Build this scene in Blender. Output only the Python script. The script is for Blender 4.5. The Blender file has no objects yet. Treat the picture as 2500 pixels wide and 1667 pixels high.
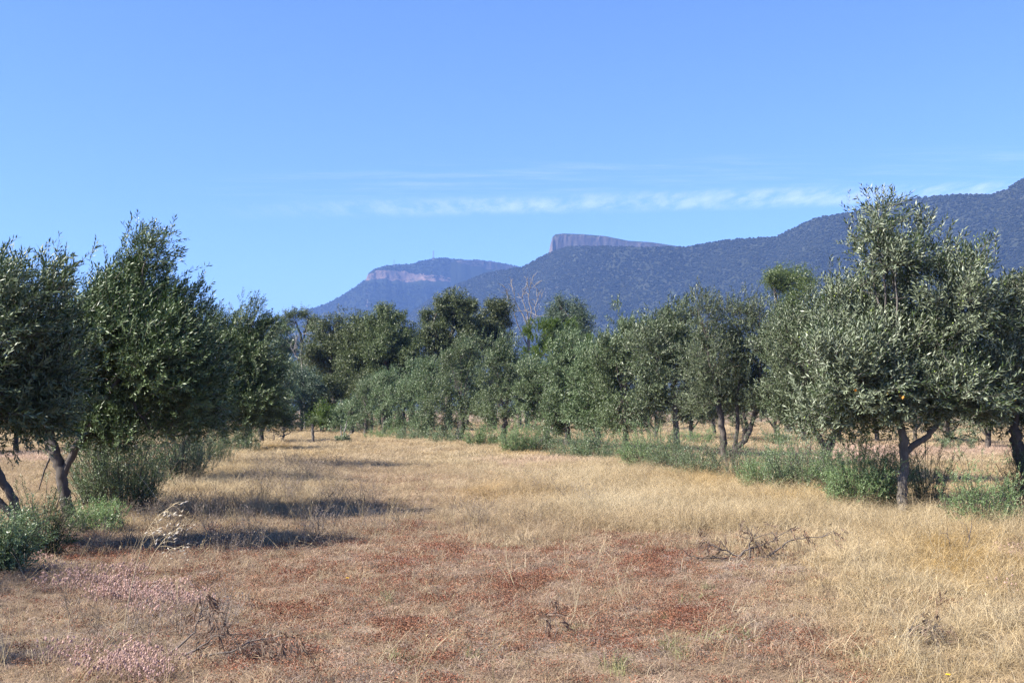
import bpy, math
import numpy as np

# ------------------------------------------------------------------ camera, sky, sun, exposure
SC = bpy.context.scene
COL = SC.collection
F, CX, CY, EYE = 2700.0, 1250.0, 833.5, 1.65          # focal length and centre in photo pixels, eye height
PITCH = math.atan((1000 - CY) / F)                    # the horizon lies at photo row 1000

cam = bpy.data.cameras.new('camera')
cam.sensor_width = 36.0
cam.lens = F / 2500 * 36
cam.clip_start, cam.clip_end = 0.1, 40000
cam_o = bpy.data.objects.new('camera', cam)
cam_o.location = (0, 0, EYE)
cam_o.rotation_euler = (math.pi / 2 + PITCH, 0, 0)
COL.objects.link(cam_o)
SC.camera = cam_o

SUN_EL, SUN_AZ = math.radians(44), math.atan2(-0.95, -0.33)   # azimuth clockwise from +Y
SUN = np.array([math.cos(SUN_EL) * math.sin(SUN_AZ), math.cos(SUN_EL) * math.cos(SUN_AZ), math.sin(SUN_EL)])

world = bpy.data.worlds.new('World')
SC.world = world
world.use_nodes = True
wn, wl = world.node_tree.nodes, world.node_tree.links
wn.clear()
sky = wn.new('ShaderNodeTexSky')
sky.sky_type = 'NISHITA'
sky.sun_disc = False
sky.sun_elevation = SUN_EL
sky.sun_rotation = SUN_AZ
sky.altitude = 300
sky.air_density = 1.0
sky.dust_density = 0.35
sky.ozone_density = 3.0
bg = wn.new('ShaderNodeBackground')
bg.inputs['Strength'].default_value = 0.073
wo = wn.new('ShaderNodeOutputWorld')
tint = wn.new('ShaderNodeMix'); tint.data_type = 'RGBA'; tint.blend_type = 'MULTIPLY'
tint.inputs[0].default_value = 1.0
tint.inputs[7].default_value = (0.595, 0.742, 1.06, 1)
wl.new(sky.outputs[0], tint.inputs[6])
# thin cirrus on a high cloud plane: direction / height gives plane coordinates
tc = wn.new('ShaderNodeTexCoord')
sep = wn.new('ShaderNodeSeparateXYZ'); wl.new(tc.outputs['Generated'], sep.inputs[0])


def wmath(op, a, b=None, clamp=False):
    n = wn.new('ShaderNodeMath'); n.operation = op; n.use_clamp = clamp
    for i, v in enumerate((a, b)):
        if v is None:
            continue
        if isinstance(v, (int, float)):
            n.inputs[i].default_value = v
        else:
            wl.new(v, n.inputs[i])
    return n.outputs[0]


zc = wmath('MAXIMUM', sep.outputs[2], 0.02)
cu = wmath('DIVIDE', sep.outputs[0], zc)
cv = wmath('DIVIDE', sep.outputs[1], zc)
cmb = wn.new('ShaderNodeCombineXYZ')
wl.new(cu, cmb.inputs[0]); wl.new(cv, cmb.inputs[1])


def wnoise(scale, sx, sy, detail, rough, rot=0.0, off=0.0):
    m = wn.new('ShaderNodeMapping'); m.inputs['Scale'].default_value = (sx, sy, 1)
    m.inputs['Rotation'].default_value = (0, 0, rot); m.inputs['Location'].default_value = (off, off, 0)
    wl.new(cmb.outputs[0], m.inputs[0])
    n = wn.new('ShaderNodeTexNoise'); n.inputs['Scale'].default_value = scale
    n.inputs['Detail'].default_value = detail; n.inputs['Roughness'].default_value = rough
    wl.new(m.outputs[0], n.inputs['Vector'])
    return n.outputs[0]


def wramp(v, a, b):
    n = wn.new('ShaderNodeMapRange'); n.interpolation_type = 'SMOOTHSTEP'
    n.inputs[1].default_value = a; n.inputs[2].default_value = b
    wl.new(v, n.inputs[0])
    return n.outputs[0]


puff = wramp(wnoise(1.0, 8.5, 2.6, 7, 0.65, 0.5), 0.30, 0.72)
patch = wramp(wnoise(1.0, 0.9, 1.2, 3, 0.5, 0.1, 3.7), 0.28, 0.6)
cvs = wmath('ADD', cv, wmath('MULTIPLY', cu, 0.14))
band = wmath('MULTIPLY', wmath('MULTIPLY', wramp(cvs, 5.02, 5.26), wmath('SUBTRACT', 1.0, wramp(cvs, 5.42, 5.72))), wramp(cu, -1.9, 0.5))
c1 = wmath('MULTIPLY', wmath('MULTIPLY', puff, band), wmath('ADD', wmath('MULTIPLY', patch, 0.6), 0.4))
wisp = wramp(wnoise(1.0, 1.6, 7.0, 7, 0.68, 0.12, 9.1), 0.42, 0.75)
band2 = wmath('MULTIPLY', wmath('MULTIPLY', wramp(cvs, 4.3, 4.65), wmath('SUBTRACT', 1.0, wramp(cvs, 4.9, 5.35))), wramp(cu, -1.7, -0.5))
c2 = wmath('MULTIPLY', wmath('MULTIPLY', wisp, band2), 0.32)
csum = wmath('MULTIPLY', wmath('MAXIMUM', c1, c2), 0.33, True)
cm = wn.new('ShaderNodeMix'); cm.data_type = 'RGBA'
wl.new(csum, cm.inputs[0]); wl.new(tint.outputs[2], cm.inputs[6])
cm.inputs[7].default_value = (7.2, 7.2, 8.2, 1)
wl.new(cm.outputs[2], bg.inputs['Color'])
wl.new(bg.outputs[0], wo.inputs['Surface'])

sl = bpy.data.lights.new('sun', 'SUN')
sl.energy = 5.0
sl.angle = math.radians(0.53)
sl.color = (1.0, 0.94, 0.84)
so = bpy.data.objects.new('sun', sl)
from mathutils import Vector
so.rotation_euler = Vector(SUN).to_track_quat('Z', 'Y').to_euler()
so.location = (-20, -10, 40)
COL.objects.link(so)

SC.view_settings.view_transform = 'Standard'
SC.view_settings.look = 'None'
SC.view_settings.exposure = 1.68
SC.view_settings.gamma = 1.0
SC.view_settings.use_curve_mapping = False
SC.render.engine = 'CYCLES'
cy = SC.cycles
cy.sample_clamp_direct = 6.0
cy.sample_clamp_indirect = 3.0
cy.max_bounces = 6
cy.diffuse_bounces = 2
cy.glossy_bounces = 2
cy.transmission_bounces = 4
cy.volume_bounces = 0
cy.transparent_max_bounces = 8
cy.use_denoising = True
cy.denoising_prefilter = 'NONE'
SC.render.filter_size = 1.2

# ------------------------------------------------------------------ helpers
RNG = np.random.default_rng(11)
ST, CT = math.sin(PITCH), math.cos(PITCH)


def ray(px, py):
    x, z = (px - CX) / F, (CY - py) / F
    return np.array([x, CT - ST * z, ST + CT * z])


def at(px, py, Y):
    """the point of the place seen at photo pixel (px, py) and Y metres in front of the camera"""
    d = ray(px, py)
    t = Y / d[1]
    return np.array([d[0] * t, Y, EYE + d[2] * t])


def on_ground(px, py):
    d = ray(px, py)
    t = -EYE / d[2]
    return np.array([d[0] * t, d[1] * t, 0.0])


def project(x, y, z):
    yy, zz = y, z - EYE
    cyy = CT * yy + ST * zz
    czz = -ST * yy + CT * zz
    cyy = np.maximum(cyy, 0.05)
    return CX + F * x / cyy, CY - F * czz / cyy


def hash2(ix, iy, seed):
    h = (ix.astype(np.int64) * 374761393 + iy.astype(np.int64) * 668265263 + seed * 982451653) & 0xFFFFFFFF
    h = ((h ^ (h >> 13)) * 1274126177) & 0xFFFFFFFF
    return ((h ^ (h >> 16)) & 0xFFFF) / 65535.0


def vnoise(x, y, seed=0):
    x, y = np.asarray(x, float), np.asarray(y, float)
    ix, iy = np.floor(x), np.floor(y)
    fx, fy = x - ix, y - iy
    fx, fy = fx * fx * (3 - 2 * fx), fy * fy * (3 - 2 * fy)
    a, b = hash2(ix, iy, seed), hash2(ix + 1, iy, seed)
    c, d = hash2(ix, iy + 1, seed), hash2(ix + 1, iy + 1, seed)
    return (a + (b - a) * fx) * (1 - fy) + (c + (d - c) * fx) * fy


def fbm(x, y, seed=0, octaves=4, gain=0.5):
    s, a, t = 0, 1.0, 0.0
    for k in range(octaves):
        s = s + a * vnoise(x * 2 ** k + 17 * k, y * 2 ** k - 9 * k, seed + k)
        t += a
        a *= gain
    return s / t


def sstep(a, b, v):
    t = np.clip((v - a) / (b - a), 0, 1)
    return t * t * (3 - 2 * t)


def ground_z(x, y):
    x, y = np.asarray(x, float), np.asarray(y, float)
    fade = 1 - sstep(70, 160, np.hypot(x, y))
    return ((fbm(x * 0.35, y * 0.35, 3, 3) - 0.5) * 0.14 + (fbm(x * 1.6, y * 1.6, 5, 2) - 0.5) * 0.05) * fade


class MB:
    """collects polygons with numpy and links them as one mesh object"""
    def __init__(self):
        self.v, self.f, self.m, self.n = [], [], [], 0
        self.sm = []

    def add(self, V, Fc, mat=0, smooth=True):
        V = np.asarray(V, float).reshape(-1, 3)
        Fc = np.asarray(Fc, np.int64)
        self.v.append(V)
        self.f.append(Fc + self.n)
        self.m.append(np.full(len(Fc), mat, np.int32))
        self.sm.append(np.full(len(Fc), smooth, bool))
        self.n += len(V)
        return self

    def mesh(self, name, mats):
        me = bpy.data.meshes.new(name)
        V = np.concatenate(self.v) if self.v else np.zeros((0, 3))
        me.vertices.add(len(V))
        me.vertices.foreach_set('co', V.astype(np.float32).ravel())
        loops, starts, s = [], [], 0
        for Fc in self.f:
            k = Fc.shape[1]
            loops.append(Fc.ravel())
            starts.append(s + np.arange(len(Fc)) * k)
            s += Fc.size
        loops, starts = np.concatenate(loops), np.concatenate(starts)
        me.loops.add(len(loops))
        me.loops.foreach_set('vertex_index', loops.astype(np.int32))
        me.polygons.add(len(starts))
        me.polygons.foreach_set('loop_start', starts.astype(np.int32))
        me.polygons.foreach_set('material_index', np.concatenate(self.m))
        me.polygons.foreach_set('use_smooth', np.concatenate(self.sm))
        me.update(calc_edges=True)
        for m in mats:
            me.materials.append(m)
        return me

    def build(self, name, mats, parent=None):
        return link(name, self.mesh(name, mats if isinstance(mats, (list, tuple)) else [mats]), parent)


def link(name, data, parent=None):
    o = bpy.data.objects.new(name, data)
    COL.objects.link(o)
    if parent is not None:
        o.parent = parent
    return o


def tag(o, label=None, cat=None, group=None, kind=None):
    for k, v in (('label', label), ('category', cat), ('group', group), ('kind', kind)):
        if v:
            o[k] = v
    return o


def thing(name, label, cat, loc, group=None, rz=0.0):
    o = link(name, None)
    o.empty_display_size = 0.3
    o.location = loc
    o.rotation_euler = (0, 0, rz)
    return tag(o, label, cat, group)


def tube(mb, P, R, sides=7, mat=0, rough=0.0, rng=None, cap=True):
    P, R = np.asarray(P, float), np.asarray(R, float)
    T = np.gradient(P, axis=0)
    T /= np.linalg.norm(T, axis=1)[:, None] + 1e-9
    ref = np.array([0.31, 0.87, 0.13]) if abs(T[0] @ np.array([0.31, 0.87, 0.13])) < 0.9 else np.array([1.0, 0, 0])
    A = np.cross(T, ref)
    A /= np.linalg.norm(A, axis=1)[:, None] + 1e-9
    B = np.cross(T, A)
    th = np.linspace(0, 2 * np.pi, sides, endpoint=False)
    rr = R[:, None] * np.ones((1, sides))
    if rough and rng is not None:
        rr = rr * (1 + rough * rng.normal(0, 1, rr.shape))
    V = P[:, None] + rr[..., None] * (np.cos(th)[None, :, None] * A[:, None] + np.sin(th)[None, :, None] * B[:, None])
    n = len(P)
    i, j = np.meshgrid(np.arange(n - 1), np.arange(sides), indexing='ij')
    a, b = i * sides + j, i * sides + (j + 1) % sides
    Fq = np.stack([a, b, b + sides, a + sides], -1).reshape(-1, 4)
    mb.add(V, Fq, mat)
    if cap:
        mb.add(np.vstack([V[-1], P[-1:]]), [[k, (k + 1) % sides, sides] for k in range(sides)], mat)
    return mb


def bez(p0, p1, p2, n=8):
    t = np.linspace(0, 1, n)[:, None]
    return (1 - t) ** 2 * np.asarray(p0) + 2 * t * (1 - t) * np.asarray(p1) + t ** 2 * np.asarray(p2)


# ------------------------------------------------------------------ materials
def material(name):
    m = bpy.data.materials.new(name)
    m.use_nodes = True
    nt = m.node_tree
    b = nt.nodes['Principled BSDF']
    return m, nt, b


def nn(nt, kind, **kw):
    n = nt.nodes.new(kind)
    for k, v in kw.items():
        setattr(n, k, v)
    return n


def setin(nt, sock, v):
    if isinstance(v, bpy.types.NodeSocket):
        nt.links.new(v, sock)
    else:
        sock.default_value = v


def mixc(nt, f, a, b, blend='MIX'):
    n = nn(nt, 'ShaderNodeMix', data_type='RGBA', blend_type=blend)
    setin(nt, n.inputs[0], f)
    for s, v in ((n.inputs[6], a), (n.inputs[7], b)):
        setin(nt, s, v if isinstance(v, bpy.types.NodeSocket) else (*v, 1))
    return n.outputs[2]


def ramp(nt, v, a, b, lo=0.0, hi=1.0):
    n = nn(nt, 'ShaderNodeMapRange')
    setin(nt, n.inputs[0], v)
    for i, x in enumerate((a, b, lo, hi)):
        n.inputs[i + 1].default_value = x
    return n.outputs[0]


def noise(nt, scale, detail=3, rough=0.55, coord='Object', scl=(1, 1, 1)):
    t = nn(nt, 'ShaderNodeTexCoord')
    m = nn(nt, 'ShaderNodeMapping')
    m.inputs['Scale'].default_value = scl
    nt.links.new(t.outputs[coord], m.inputs[0])
    n = nn(nt, 'ShaderNodeTexNoise')
    n.inputs['Scale'].default_value = scale
    n.inputs['Detail'].default_value = detail
    n.inputs['Roughness'].default_value = rough
    nt.links.new(m.outputs[0], n.inputs['Vector'])
    return n.outputs[0]


def leaf_material(name, top, top2, under, trans=0.25, rough=0.42, spec=0.5, transcol=None):
    """leaves: dark upper face, paler underside, each leaf a little different, some light shining through"""
    m, nt, b = material(name)
    g = nn(nt, 'ShaderNodeNewGeometry')
    oi = nn(nt, 'ShaderNodeObjectInfo')
    c = mixc(nt, g.outputs['Random Per Island'], top, top2)
    c = mixc(nt, g.outputs['Backfacing'], c, under)
    hv = nn(nt, 'ShaderNodeHueSaturation')
    nt.links.new(c, hv.inputs['Color'])
    nt.links.new(ramp(nt, oi.outputs['Random'], 0, 1, 0.85, 1.15), hv.inputs['Value'])
    nt.links.new(ramp(nt, oi.outputs['Random'], 0, 1, 0.488, 0.508), hv.inputs['Hue'])
    nt.links.new(hv.outputs[0], b.inputs['Base Color'])
    b.inputs['Roughness'].default_value = rough
    b.inputs['Specular IOR Level'].default_value = spec
    tr = nn(nt, 'ShaderNodeBsdfTranslucent')
    tr.inputs['Color'].default_value = (*(transcol or [min(1, 2.2 * x) for x in top2]), 1)
    mx = nn(nt, 'ShaderNodeMixShader')
    mx.inputs[0].default_value = trans
    nt.links.new(b.outputs[0], mx.inputs[1])
    nt.links.new(tr.outputs[0], mx.inputs[2])
    nt.links.new(mx.outputs[0], nt.nodes['Material Output'].inputs['Surface'])
    return m


def bark_material(name, c1, c2, scale=9.0):
    m, nt, b = material(name)
    n = noise(nt, scale, 5, 0.65, scl=(1, 1, 0.3))
    nt.links.new(mixc(nt, ramp(nt, n, 0.32, 0.66), c1, c2), b.inputs['Base Color'])
    b.inputs['Roughness'].default_value = 0.9
    bu = nn(nt, 'ShaderNodeBump')
    bu.inputs['Strength'].default_value = 0.7
    bu.inputs['Distance'].default_value = 0.02
    nt.links.new(n, bu.inputs['Height'])
    nt.links.new(bu.outputs[0], b.inputs['Normal'])
    return m


def blade_material(name, trans=0.3, rough=0.7, vary=0.3, spec=0.25):
    """dry blades: the colour of the plant comes with each scattered tuft, each blade differs a little"""
    m, nt, b = material(name)
    at_ = nn(nt, 'ShaderNodeAttribute', attribute_type='INSTANCER', attribute_name='tint')
    g = nn(nt, 'ShaderNodeNewGeometry')
    hv = nn(nt, 'ShaderNodeHueSaturation')
    nt.links.new(at_.outputs['Color'], hv.inputs['Color'])
    nt.links.new(ramp(nt, g.outputs['Random Per Island'], 0, 1, 1 - vary, 1 + vary), hv.inputs['Value'])
    nt.links.new(hv.outputs[0], b.inputs['Base Color'])
    b.inputs['Roughness'].default_value = rough
    b.inputs['Specular IOR Level'].default_value = spec
    tr = nn(nt, 'ShaderNodeBsdfTranslucent')
    nt.links.new(hv.outputs[0], tr.inputs['Color'])
    mx = nn(nt, 'ShaderNodeMixShader')
    mx.inputs[0].default_value = trans
    nt.links.new(b.outputs[0], mx.inputs[1])
    nt.links.new(tr.outputs[0], mx.inputs[2])
    nt.links.new(mx.outputs[0], nt.nodes['Material Output'].inputs['Surface'])
    return m


def plain(name, c1, c2=None, rough=0.8, scale=14.0):
    m, nt, b = material(name)
    c2 = c2 or [x * 0.7 for x in c1]
    nt.links.new(mixc(nt, noise(nt, scale, 3), c2, c1), b.inputs['Base Color'])
    b.inputs['Roughness'].default_value = rough
    b.inputs['Specular IOR Level'].default_value = 0.25
    return m


M = dict(
    olive=leaf_material('olive_leaf', (0.018, 0.034, 0.009), (0.044, 0.068, 0.020), (0.115, 0.142, 0.075), 0.09, 0.44, 0.4),
    olive_dark=leaf_material('olive_leaf_dark', (0.013, 0.030, 0.006), (0.038, 0.067, 0.015), (0.10, 0.135, 0.056), 0.09, 0.44, 0.4),
    silver=leaf_material('olive_leaf_silver', (0.024, 0.041, 0.013), (0.056, 0.079, 0.029), (0.16, 0.185, 0.115), 0.09, 0.44, 0.4),
    olive_green=leaf_material('olive_leaf_green', (0.028, 0.053, 0.014), (0.062, 0.100, 0.031), (0.125, 0.165, 0.08), 0.12, 0.46, 0.4),
    gum=leaf_material('gum_leaf', (0.022, 0.037, 0.010), (0.060, 0.080, 0.023), (0.068, 0.087, 0.029), 0.10, 0.5, 0.4),
    gum_blue=leaf_material('gum_leaf_blue', (0.022, 0.043, 0.020), (0.050, 0.080, 0.040), (0.07, 0.10, 0.06), 0.10, 0.5, 0.4),
    gum_lime=leaf_material('gum_leaf_lime', (0.034, 0.058, 0.014), (0.082, 0.112, 0.032), (0.08, 0.108, 0.034), 0.25, 0.42, 0.5),
    wattle=leaf_material('wattle_leaf', (0.030, 0.060, 0.006), (0.072, 0.115, 0.015), (0.055, 0.09, 0.014), 0.2, 0.55, 0.3),
    shrub=leaf_material('saltbush_leaf', (0.042, 0.076, 0.028), (0.11, 0.16, 0.068), (0.13, 0.17, 0.085), 0.16, 0.38, 0.45),
    shrub_lime=leaf_material('bright_shrub_leaf', (0.052, 0.098, 0.027), (0.135, 0.20, 0.075), (0.145, 0.195, 0.088), 0.25, 0.45, 0.4),
    rusty=leaf_material('withered_leaf', (0.55, 0.16, 0.015), (0.72, 0.30, 0.03), (0.5, 0.2, 0.03), 0.3, 0.5, 0.4),
    dead=leaf_material('dead_leaf', (0.075, 0.048, 0.034), (0.16, 0.10, 0.066), (0.16, 0.12, 0.09), 0.1, 0.7, 0.2),
    bark=bark_material('olive_bark', (0.036, 0.028, 0.023), (0.105, 0.088, 0.075)),
    bark_grey=bark_material('grey_bark', (0.052, 0.044, 0.038), (0.150, 0.134, 0.118)),
    bark_white=bark_material('bleached_wood', (0.12, 0.105, 0.095), (0.26, 0.24, 0.225), 5.0),
    bark_gum=bark_material('gum_bark', (0.045, 0.036, 0.028), (0.14, 0.12, 0.10), 3.0),
    twig=plain('dry_twig', (0.14, 0.118, 0.105), (0.06, 0.047, 0.042)),
    fruit=plain('green_olive_skin', (0.30, 0.36, 0.09), (0.20, 0.27, 0.06), 0.35),
    straw=plain('pale_straw', (0.46, 0.38, 0.25), (0.36, 0.29, 0.18), 0.6),
    husk=plain('pale_husk', (0.60, 0.54, 0.44), (0.46, 0.40, 0.31), 0.5),
    steel=plain('mast_steel', (0.20, 0.20, 0.21), (0.15, 0.15, 0.16), 0.5),
    yellow=plain('yellow_petal', (0.8, 0.55, 0.02), (0.7, 0.42, 0.01), 0.6),
    blade=blade_material('dry_blade'),
    weed=blade_material('red_weed_leaf', 0.2, 0.65, 0.45),
    fluff=blade_material('clover_fluff', 0.35, 0.9, 0.22, 0.05),
    green_blade=blade_material('green_blade', 0.3, 0.5, 0.3, 0.35),
)

#@@STRUCTURE
# ------------------------------------------------------------------ ground
def patches(px, py, L):
    s = np.zeros_like(px)
    for (a, b, rx, ry, w) in L:
        s = np.maximum(s, w * np.exp(-(((px - a) / rx) ** 2 + ((py - b) / ry) ** 2)))
    return s


RED_P = [(1000, 1345, 620, 32, .75), (300, 1360, 260, 35, .55), (1080, 1420, 560, 60, .62), (1560, 1395, 190, 55, .95),
         (1660, 1490, 150, 60, .85), (1000, 1520, 90, 45, .95), (760, 1500, 120, 45, .8), (1320, 1400, 150, 40, .8),
         (1350, 1500, 260, 60, .55), (1480, 1560, 300, 60, .45), (760, 1400, 180, 40, .8), (1950, 1620, 170, 60, .6),
         (620, 1600, 240, 70, .45), (1150, 1630, 420, 50, .35), (1290, 1260, 160, 18, .4), (1000, 1180, 130, 10, .35),
         (2280, 1465, 60, 20, .4)]
GOLD_P = [(620, 1190, 200, 60, .8), (1500, 1240, 330, 65, 1.0), (1850, 1250, 230, 75, 1.15), (1650, 1170, 350, 45, .9), (2300, 1380, 300, 100, .75),
          (2420, 1580, 230, 120, .6), (1150, 1120, 400, 30, .7), (600, 1130, 130, 50, .75), (560, 1200, 140, 30, .55),
          (1200, 1215, 120, 22, .55), (2140, 1280, 260, 30, .8), (1400, 1110, 300, 25, .6)]
YELLOW_P = [(2340, 1370, 110, 38, 1.0), (1190, 1215, 130, 16, .8), (1930, 1225, 60, 26, .7), (2400, 1420, 90, 28, .7),
            (1280, 1115, 45, 8, .8), (660, 1102, 45, 9, .9), (1740, 1190, 70, 20, .6)]
PINK_P = [(330, 1455, 175, 42, 1.0), (300, 1625, 190, 45, .95), (2110, 1112, 180, 20, 1.1), (1350, 1140, 150, 18, .6),
          (2380, 1105, 130, 18, .7), (90, 1400, 110, 25, .45), (60, 1120, 160, 14, .9), (470, 1605, 60, 26, .6),
          (1960, 1260, 90, 16, .55), (1990, 1210, 120, 14, .5), (2480, 1360, 60, 50, .45)]
GREY_P = [(730, 1155, 120, 22, 1.0), (640, 1205, 90, 26, .9), (780, 1225, 120, 18, .7), (520, 1280, 220, 30, .8),
          (760, 1310, 240, 20, .7), (200, 1330, 160, 40, .6), (560, 1340, 160, 40, .5), (330, 1540, 250, 40, .7),
          (1360, 1225, 130, 16, .5), (1180, 1270, 240, 30, .35)]
GREEN_P = [(1190, 1615, 45, 28, 1.0), (1010, 1625, 40, 18, .7), (1720, 1590, 70, 30, .7), (1590, 1580, 40, 16, .7),
           (1780, 1480, 40, 22, .55), (1590, 1630, 70, 25, .6), (1900, 1650, 60, 30, .6), (1480, 1650, 60, 20, .6),
           (240, 1285, 110, 25, .45), (2130, 1600, 60, 30, .3), (1300, 1330, 120, 18, .3), (2100, 1240, 160, 16, .4)]

cs = np.sinh(np.linspace(-4.9, 4.9, 231)) * 0.0
lin = lambda a, b, s: np.arange(a, b, s)
gx = np.concatenate([-np.geomspace(9000, 36, 26), lin(-34, 34.1, 0.4), np.geomspace(36, 9000, 26)])
gy = np.concatenate([-np.geomspace(3000, 4, 14), lin(-3, 42, 0.4), lin(42, 120, 1.5), np.geomspace(121, 9000, 26)])
GX, GY = np.meshgrid(gx, gy, indexing='xy')
GZ = ground_z(GX, GY)
nx, ny = len(gx), len(gy)
i, j = np.meshgrid(np.arange(ny - 1), np.arange(nx - 1), indexing='ij')
a = (i * nx + j).ravel()
gq = np.stack([a, a + 1, a + nx + 1, a + nx], -1)
ground_mb = MB().add(np.stack([GX, GY, GZ], -1).reshape(-1, 3), gq)
m, nt, b = material('dry_paddock_soil')
n1 = noise(nt, 0.45, 5, 0.6)
n2 = noise(nt, 38, 4, 0.7)
n3 = noise(nt, 2.2, 4, 0.6)
c = mixc(nt, ramp(nt, n1, 0.35, 0.65), (0.13, 0.088, 0.055), (0.21, 0.155, 0.095))
c = mixc(nt, ramp(nt, n3, 0.45, 0.7), c, (0.125, 0.07, 0.046))
c = mixc(nt, ramp(nt, n2, 0.4, 0.75), c, (0.27, 0.21, 0.14))
nt.links.new(c, b.inputs['Base Color'])
b.inputs['Roughness'].default_value = 0.95
b.inputs['Specular IOR Level'].default_value = 0.1
bu = nn(nt, 'ShaderNodeBump'); bu.inputs['Distance'].default_value = 0.03; bu.inputs['Strength'].default_value = 0.9
nt.links.new(n2, bu.inputs['Height']); nt.links.new(bu.outputs[0], b.inputs['Normal'])
M['soil'] = m
tag(ground_mb.build('ground', M['soil']), 'dry paddock ground running to the foot of the mountains', kind='structure')


# ------------------------------------------------------------------ mountains
def rock_forest(name, rock_a, rock_b, forest_a, forest_b, lo=0.36, hi=0.52, sc=0.012):
    m, nt, b = material(name)
    g = nn(nt, 'ShaderNodeNewGeometry')
    sx = nn(nt, 'ShaderNodeSeparateXYZ'); nt.links.new(g.outputs['True Normal'], sx.inputs[0])
    nA = noise(nt, sc * 4, 7, 0.75, scl=(1, 1, 0.8))
    nB = noise(nt, sc, 6, 0.65)
    nC = noise(nt, sc * 10, 3, 0.6)
    nD = noise(nt, sc * 2.3, 5, 0.7)
    rock = mixc(nt, ramp(nt, nA, 0.35, 0.65), rock_a, rock_b)
    fo = mixc(nt, ramp(nt, nC, 0.35, 0.65), forest_a, forest_b)
    fo = mixc(nt, ramp(nt, nB, 0.35, 0.65, 0, 0.6), fo, [x * 1.5 for x in forest_b])
    fo = mixc(nt, ramp(nt, nD, 0.66, 0.74, 0, 0.8), fo, rock_a)
    steep = nn(nt, 'ShaderNodeMath', operation='ADD')
    nt.links.new(sx.outputs[2], steep.inputs[0])
    nt.links.new(ramp(nt, nC, 0, 1, -0.32, 0.32), steep.inputs[1])
    nt.links.new(mixc(nt, ramp(nt, steep.outputs[0], lo, hi), rock, fo), b.inputs['Base Color'])
    b.inputs['Roughness'].default_value = 1.0
    b.inputs['Specular IOR Level'].default_value = 0.0
    return m


def interp(xs, pts):
    p = np.array(pts, float)
    return np.interp(xs, p[:, 0], p[:, 1])


def mountain(name, label, skyline, dist, run, mat, step=4.0, cliff=None, rough=1.0, back=1.6, seed=0, nslope=26):
    """a ridge lofted along its crest: foot of the slope, slope, cliff foot, cliff head, crest, back slope"""
    xs = np.arange(skyline[0][0], skyline[-1][0] + 1, step)
    sky_y = interp(xs, skyline)
    D = interp(xs, dist)
    rows = []
    crest = np.array([at(x, y, d) for x, y, d in zip(xs, sky_y, D)])
    crest[:, 2] = np.maximum(crest[:, 2], 2.0)
    H = crest[:, 2]
    R = np.maximum(H * run, 60.0)
    view = crest / np.linalg.norm(crest, axis=1)[:, None]
    fwd = view.copy(); fwd[:, 2] = 0
    fwd /= np.linalg.norm(fwd, axis=1)[:, None]

    def row(dist_front, z, n_amp=0.0, k=0):
        P = crest - fwd * dist_front[:, None]
        P[:, 2] = z
        if n_amp:
            nz = fbm(P[:, 0] * 0.004 * rough + 31, P[:, 1] * 0.004 * rough, seed, 5, 0.55) - 0.5
            gully = fbm(P[:, 0] * 0.011 * rough, P[:, 1] * 0.003 * rough, seed + 9, 3) - 0.5
            P[:, 2] += n_amp * (nz * 0.30 + gully * 0.16) * H
        rows.append(P)

    top_z, foot_z, top_f = H, H, np.zeros_like(H)
    rows_head = []
    if cliff is not None:
        ct, cf = cliff['top'], cliff['foot']
        on = ((xs >= ct[0][0]) & (xs <= ct[-1][0])).astype(float)
        soft = on * np.clip((xs - ct[0][0]) / 14, 0, 1) * np.clip((ct[-1][0] - xs) / 14, 0, 1)
        yt, yf = interp(xs, ct), interp(xs, cf)
        dt = np.where(on > 0, np.maximum(yt - sky_y, 0) * D / F, 0.0)
        df = np.where(on > 0, np.maximum(yf - sky_y, 0) * D / F, 0.0)
        hgt = df - dt
        dt0, df0 = dt, df
        dt = np.maximum(dt + hgt * 0.30 * (fbm(xs * 0.09, xs * 0 + 3, seed + 5, 4) - .5), 0)
        df = df + hgt * 0.45 * (fbm(xs * 0.07, xs * 0 + 8, seed + 6, 4) - .5)
        jag = (fbm(xs * 0.11, xs * 0, seed + 4, 3) - 0.5)
        out = soft * D * 0.0011 * cliff.get('jag', 6.0) * jag
        top_f = dt0 * cliff.get('cap', 2.2) + soft * 6 + out * 0.8
        foot_f = top_f + (df0 - dt0) * 0.22 + soft * 3
        top_z = H - dt
        foot_z = H - df
        t2 = np.linspace(0, 1, nslope)[1:]
        start_f, start_z = foot_f, foot_z
    else:
        start_f, start_z = np.zeros_like(H), H
    for t in np.linspace(1, 0, nslope)[:-1]:
        z = start_z * (1 - t) ** 1.0 * (1 - 0.28 * t)
        row(start_f + (R - start_f) * t, z, 4 * t * (1 - t), 1)
    if cliff is not None:
        row(start_f, start_z)
        for t in (0.15, 0.3, 0.45, 0.6, 0.75, 0.9):
            P = crest - fwd * (foot_f + (top_f - foot_f) * t + D * 0.0013 * soft * (fbm(xs * 0.16, xs * 0 + t * 2.2, seed + 2, 4) - .5))[:, None]
            P[:, 2] = foot_z + (top_z - foot_z) * t
            rows.append(P)
        row(top_f, top_z)
        row(top_f * 0.5, (top_z + H) / 2 + 0.1 * (H - top_z))
    row(np.zeros_like(H), H)
    for t in (0.15, 0.4, 0.7, 1.0):
        row(-R * back * t, H * (1 - t) - 0.5)
    V = np.stack(rows, 0)
    r, cN = V.shape[:2]
    i, j = np.meshgrid(np.arange(r - 1), np.arange(cN - 1), indexing='ij')
    a = (i * cN + j).ravel()
    q = np.stack([a, a + 1, a + cN + 1, a + cN], -1)
    o = MB().add(V.reshape(-1, 3), q).build(name, mat)
    tag(o, label, kind='structure')
    return V, nslope


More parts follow.
